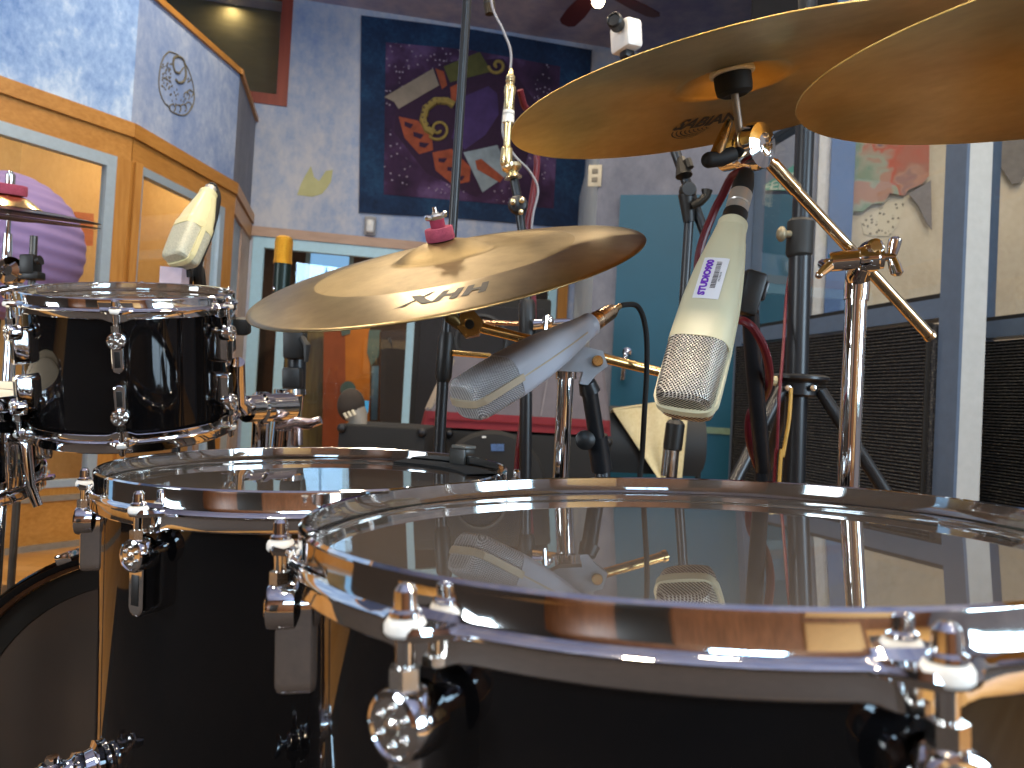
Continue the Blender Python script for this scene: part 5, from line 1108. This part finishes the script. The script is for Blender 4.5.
# ------------------------------------------------------------------ things in the middle of the room
CASEM = plain('black_case_laminate', '#08080a', .8)
def case(label, A, B, depth, z0, z1, name='equipment_case', latches=2):
    u = (B - A).normalized(); u.z = 0; u.normalize(); n = V((u.y, -u.x, 0))
    if n.dot(EYE - A) < 0: n = -n
    L = (B - A).length; T = frame(V((A.x, A.y, z0)), (0, 0, 1), u); root = thing(name, label, 'case', T)
    yb = depth if (T @ V((0, 1, 0)) - T @ V((0, 0, 0))).dot(n) < 0 else -depth
    y0, y1 = min(0, yb), max(0, yb)
    m = MB(); m.box(T, 0, L, y0, y1, 0, z1 - z0, .012); m.build('body', CASEM, root)
    m = MB(); h = z1 - z0; zl = h * .72; m.box(T, -.003, L + .003, y0 - .003, y1 + .003, zl - .008, zl + .008, .002); m.build('lid_band', plain('dark_steel', '#3a3b3e', .35, .7), root)
    for i in range(latches):
        m = MB(); x = L * (i + 1) / (latches + 1); yf = 0 if yb > 0 else 0; s = -1 if yb > 0 else 1
        m.box(T, x - .025, x + .025, s * .002, s * .012, zl - .035, zl + .03, .002) if s > 0 else m.box(T, x - .025, x + .025, -.012, -.002, zl - .035, zl + .03, .002); m.build('latch', CHROME_D, root)
    for x in (0, L):
        for z in (0, h): m = MB(); m.sphere(T @ TR(x + (.012 if x == 0 else -.012), 0, z + (.014 if z == 0 else -.014)), .016, 12, 8); m.build('corner_cap', plain('dark_corner_steel', '#2c2c2f', .45, .6), root)
    return root, T, L, yb
ca, cb_ = P(338, 430, 2.5), P(426, 430, 2.5)
case('low black equipment case in front of the sliding door, behind the mid-sized floor tom', ca, cb_, .4, 0, P(380, 426, 2.5).z)
gs = P(352, 420, 2.6); zt_ = P(380, 426, 2.5).z
gd = thing('desk_microphone', 'grey microphone with a dark round windscreen standing on the low black case', 'microphone', V((gs.x, gs.y, zt_)))
q = MB(); q.tube([V((gs.x, gs.y, zt_ + .010)), P(359, 429, 2.6), P(356, 416, 2.6), P(352, 408, 2.6)], [.03, .034, .040, .042], 20); q.build('body', plain('warm_grey_plastic', '#8b8378', .5), gd)
q = MB(); q.sphere(TR(*P(351, 405, 2.6)), .052, 20, 12, (.9, .9, 1.1)); ws = q.build('windscreen', plain('dark_brown_foam', '#2e2620', .9), gd)
q = MB()
for i in range(3): q.tube([P(344 + i * 4, 413 + i * -1.5, 2.54), P(347 + i * 4, 418 - i * 1.5, 2.54)], .005, 8)
q.build('pale_stripes', plain('ivory_print', '#d0c4a8', .5), ws)
q = MB(); q.prism([P(359, 400, 2.63), P(369, 401, 2.63), P(368, 412, 2.63), P(363, 420, 2.63), P(358, 411, 2.63)], FW * .006); q.prism([P(364, 418, 2.633), P(362, 418, 2.633), P(362, 440, 2.633), P(364, 440, 2.633)], FW * .004); 
o = q.build('blue_glass_reflection', plain('glass_reflection_blue', '#4aa8dc', .5), gd)  # blue shape stands for a reflection in the sliding door glass
# covered keyboard on a tall black case with the dark cabinet behind
A_, B_ = P(446, 431, 2.85), P(612, 434, 2.85); ztop = P(530, 433, 2.85).z
A0 = A_.copy(); A0.z = 0; B0 = B_.copy(); B0.z = 0
case('tall black road case under the grey and red padded cover', A0, B0, .5, 0, ztop - .004, latches=2)
n_ = V((0, -1, 0)); 
CG = plain('grey_padded_cloth', '#5d585e', .9, 0, .12, 12); CR = plain('red_padded_cloth', '#6e1520', .85, 0, .12, 12); CC = plain('pale_sand_cloth', '#8d8072', .9, 0, .1, 12)
bk = V((0, .50, 0)); lft = V((-.055, .0, 0))
b4 = [A_ + V((-.10, .0, 0)), B_.copy(), B_ + bk, A_ + bk + V((-.10, 0, 0))]
for w_ in b4: w_.z = ztop
def lay(k, z): 
    ins = .14 * k; return [b4[0] + V((ins * .75, ins * .5, z)), b4[1] + V((-ins * .25, ins * .5, z)), b4[2] + V((-ins * .25, -ins * .5, z)), b4[3] + V((ins * .75, -ins * .5, z))]
def rounded(r4, n=3):
    out = []
    for i in range(4):
        p, a, b = r4[i], r4[i - 1], r4[(i + 1) % 4]; da = (a - p).normalized() * .03; db = (b - p).normalized() * .03
        for k in range(n + 1):
            t_ = k / n; out.append((p + da) * (1 - t_) ** 2 + p * 2 * t_ * (1 - t_) + (p + db) * t_ ** 2)
    return out
cv = thing('padded_cover', 'grey padded equipment cover with a red band along its foot, behind the microphones', 'cover', TR(A_.x, A_.y, ztop))
HC = P(530, 357, 2.95).z - ztop
q = MB(); q.loft([rounded(lay(0, .004)), rounded(lay(.05, .022)), rounded(lay(.10, .052)), rounded(lay(.13, .062))], True); q.build('red_band', CR, cv)
q = MB(); q.loft([rounded(lay(.13, .062)), rounded(lay(.4, HC * .45)), rounded(lay(.8, HC * .85)), rounded(lay(.95, HC * .97)), rounded(lay(1.15, HC))], True); gb = q.build('grey_body', CG, cv)
q = MB(); a = lay(.16, .068); b = lay(.86, HC * .9); q.prism([a[0] + V((-.004, .02, 0)), a[0] + V((.02, -.004, 0)), b[0] + V((.02, -.006, 0)), b[0] + V((-.006, .02, 0))], V((.006, .006, 0))); q.build('sand_corner', CC, gb)
for x0, x1 in ((.34, .36), (.62, .64)):
    q = MB(); a = lay(.15, .066); b = lay(.8, HC * .85); q.prism([a[0].lerp(a[1], x0) + V((0, -.004, 0)), a[0].lerp(a[1], x0 + .008) + V((0, -.004, 0)), b[0].lerp(b[1], x1 + .008) + V((0, -.006, 0)), b[0].lerp(b[1], x1) + V((0, -.006, 0))], V((0, .004, 0))); q.build('seam_cord', plain('pale_cord', '#7a7478', .8), gb)
q = MB(); a = lay(0, .03); q.prism([a[0].lerp(a[1], 0.05) + V((0, -.003, .002)), a[0].lerp(a[1], .98) + V((0, -.003, .002)), a[0].lerp(a[1], .98) + V((0, -.003, .007)), a[0].lerp(a[1], .05) + V((0, -.003, .007))], V((0, .004, 0))); q.build('band_seam', plain('dark_red_thread', '#6a1018', .9), cv)
# round black drum case in front
rc_ = P(492, 486, 2.45); rcz = rc_.z
Lr = frame(V((rc_.x, rc_.y, rcz)), (.05, -1, .04))
dcs = thing('round_case', 'round black hard case with a blue label, in front of the tall road case', 'case', TR(rc_.x, rc_.y, 0))
RR = P(492, 431, 2.45).z - rcz
q = MB(); q.lathe(Lr, [(0, .0), (RR - .03, 0), (RR - .01, -.005), (RR, -.02), (RR, -.12), (RR + .004, -.125), (RR + .004, -.145), (RR, -.15), (RR, -.30), (0, -.30)], 56); q.build('shell', CASEM, dcs)
q = MB(); q.box(I4, rc_.x - .13, rc_.x + .13, rc_.y + .02, rc_.y + .27, 0, rcz - RR * .86, .01); q.build('foot_block', CASEM, dcs)
def lab(px0, px1, py0, py1, mat, nm):
    q = MB(); pp = [Pplane(x, y, Lr @ V((0, 0, .001)), R3(Lr, (0, 0, 1))) for x, y in ((px0, py1), (px1, py1), (px1, py0), (px0, py0))]; q.prism(pp, R3(Lr, (0, 0, 1)) * .002); return q.build(nm, mat, dcs)
lab(491, 504, 444, 451, plain('blue_label_print', '#3f5a84', .5, 0, .3, 60), 'label'); lab(482, 486, 436, 438, plain('white_label_print', '#cfcfcf', .5), 'small_label')
# tall dark loudspeaker cabinet behind
A0 = P(413, 350, 3.75); B0 = P(549, 350, 3.75); A0.z = B0.z = 0; zt_ = P(490, 296, 3.75).z; T = frame(A0, (0, 0, 1), (1, 0, 0)); L_ = (B0 - A0).length
sp2 = thing('loudspeaker', 'tall black loudspeaker cabinet behind the padded cover', 'loudspeaker', T)
q = MB(); q.box(T, 0, L_, 0, .42, 0, zt_, .012); q.build('cabinet', CASEM, sp2); q = MB(); q.box(T, .03, L_ - .03, -.012, .002, .05, zt_ - .05, .006); q.build('grille_cloth', plain('black_speaker_cloth', '#1a1a1e', .95), sp2)
for z_, r_ in ((zt_ - .22, .13), (zt_ - .62, .17)):
    q = MB(); q.lathe(frame(T @ V((L_ / 2, -.012, z_)), (0, -1, 0)), [(r_ * .85, 0), (r_, 0), (r_, .008), (r_ * .9, .01), (r_ * .85, .004)], 40, closed=True); q.build('driver_ring', BLACK, sp2)
# chair with towel
A0, B0 = P(603, 420, 3.2), P(707, 424, 3.2); T = frame(lowz(A0), (0, 0, 1), (B0 - A0) * 1.0); L_ = (B0 - A0).length; ztb = P(655, 408, 3.2).z; zbb = P(650, 474, 3.2).z
ch = thing('padded_chair', 'black padded chair with a cream towel over its back, before the teal door', 'chair', T)
PAD = plain('black_vinyl', '#0d0c0b', .5, 0, .15, 8)
q = MB(); rg = []
for i in range(9):
    k = i / 8; z = zbb + (ztb - zbb) * k; b = .022 * math.sin(PI * min(.98, max(.02, k))) + .008; ins = .03 * (abs(k - .5) * 2) ** 4
    rg.append([T @ V(p) for p in ((ins, -b + .03 * k, z), (L_ * .5, -b * 1.5 + .03 * k + .02, z), (L_ - ins, -b + .03 * k, z), (L_ - ins, b + .03 * k, z), (L_ * .5, b * 1.2 + .03 * k + .02, z), (ins, b + .03 * k, z))])
q.loft(rg); q.build('backrest', PAD, ch)
q = MB(); q.box(T, .0, L_, -.42, -.02, .42, .49, .03); q.build('seat', PAD, ch)
for x, y, zt2 in ((.02, -.40, .43), (L_ - .02, -.40, .43), (.02, .03, ztb - .04), (L_ - .02, .03, ztb - .04)):
    q = MB(); q.tube([T @ V((x, y + (.0 if y < 0 else .02), .0)), T @ V((x, y, zt2 * .6)), T @ V((x, y, zt2))], .012, 12); q.build('leg', BLACKM, ch)
def cw(px, py, off): h = Pplane(px, py, T @ V((0, -.036 + off, 0)), R3(T, (0, 1, 0))); return h
TOW = mk_sponge('cream_terry_towel', [(.35, '#c9b685'), (.5, '#dccb9c'), (.65, '#e8dab0')], 6, 90, (1, 1, 1), .95)
def towel_piece(L0, R0, nrow=14, ncol=16):
    vs = []
    for j in range(nrow + 1):
        t_ = j / nrow
        for i in range(ncol + 1):
            s = i / ncol; y = L0[0][1] + 0
            a = V((*L0[0], 0)).lerp(V((*L0[1], 0)), t_); b = V((*R0[0], 0)).lerp(V((*R0[1], 0)), t_); c = a.lerp(b, s)
            vs.append(cw(c.x, c.y + 1.6 * math.sin(s * 5) * (1 - t_) * .5, -.006 - .006 * math.sin(s * 9 + t_ * 2)))
    return vs, [(j * (ncol + 1) + i, j * (ncol + 1) + i + 1, (j + 1) * (ncol + 1) + i + 1, (j + 1) * (ncol + 1) + i) for j in range(nrow) for i in range(ncol)]
q = MB()
for L0, R0 in ((((613, 410), (658, 478)), ((668, 402), (668, 478))), (((668, 402), (668, 478)), ((688, 417), (682, 478)))):
    q.add(*towel_piece(L0, R0))
nv = len(q.v); off = R3(T, (0, 1, 0)) * .010
q.add([p + off * (1 if True else 0) for p in q.v[:nv]], [tuple(reversed(f)) for f in list(q.f)])
# part hanging over the back
tp2 = [cw(x, y, -.006) for x, y in ((613, 410), (668, 402), (688, 417))]
q.prism([tp2[0], tp2[1], tp2[1] + R3(T, (0, 1, 0)) * .10 + V((0, 0, -.02)), tp2[0] + R3(T, (0, 1, 0)) * .10 + V((0, 0, -.02))], V((0, 0, .007)))
tag(q.build('towel', TOW, None, frame(tp2[1], (0, 0, 1))), 'cream towel draped over the black padded chair before the teal door', 'towel')

# pale letters on the green pennant
vs, fs = text_pts('FEEB', .085, .1, .002); wl = max(w.x for w in vs) - min(w.x for w in vs); x0 = min(w.x for w in vs)
p0, p1 = Pplane(762, 190.5, D0 - nd * .035, nd), Pplane(796, 189.5, D0 - nd * .035, nd); q = MB()
def pmap(w):
    k = (w.x - x0) / wl; return p0.lerp(p1, k) + V((0, 0, (w.y / .062) * (.022 + .085 * k) + .004))
q.add([pmap(w) for w in vs], fs); q.build('printed_letters', plain('pale_letter_print', '#a9b8ae', .8), pn)
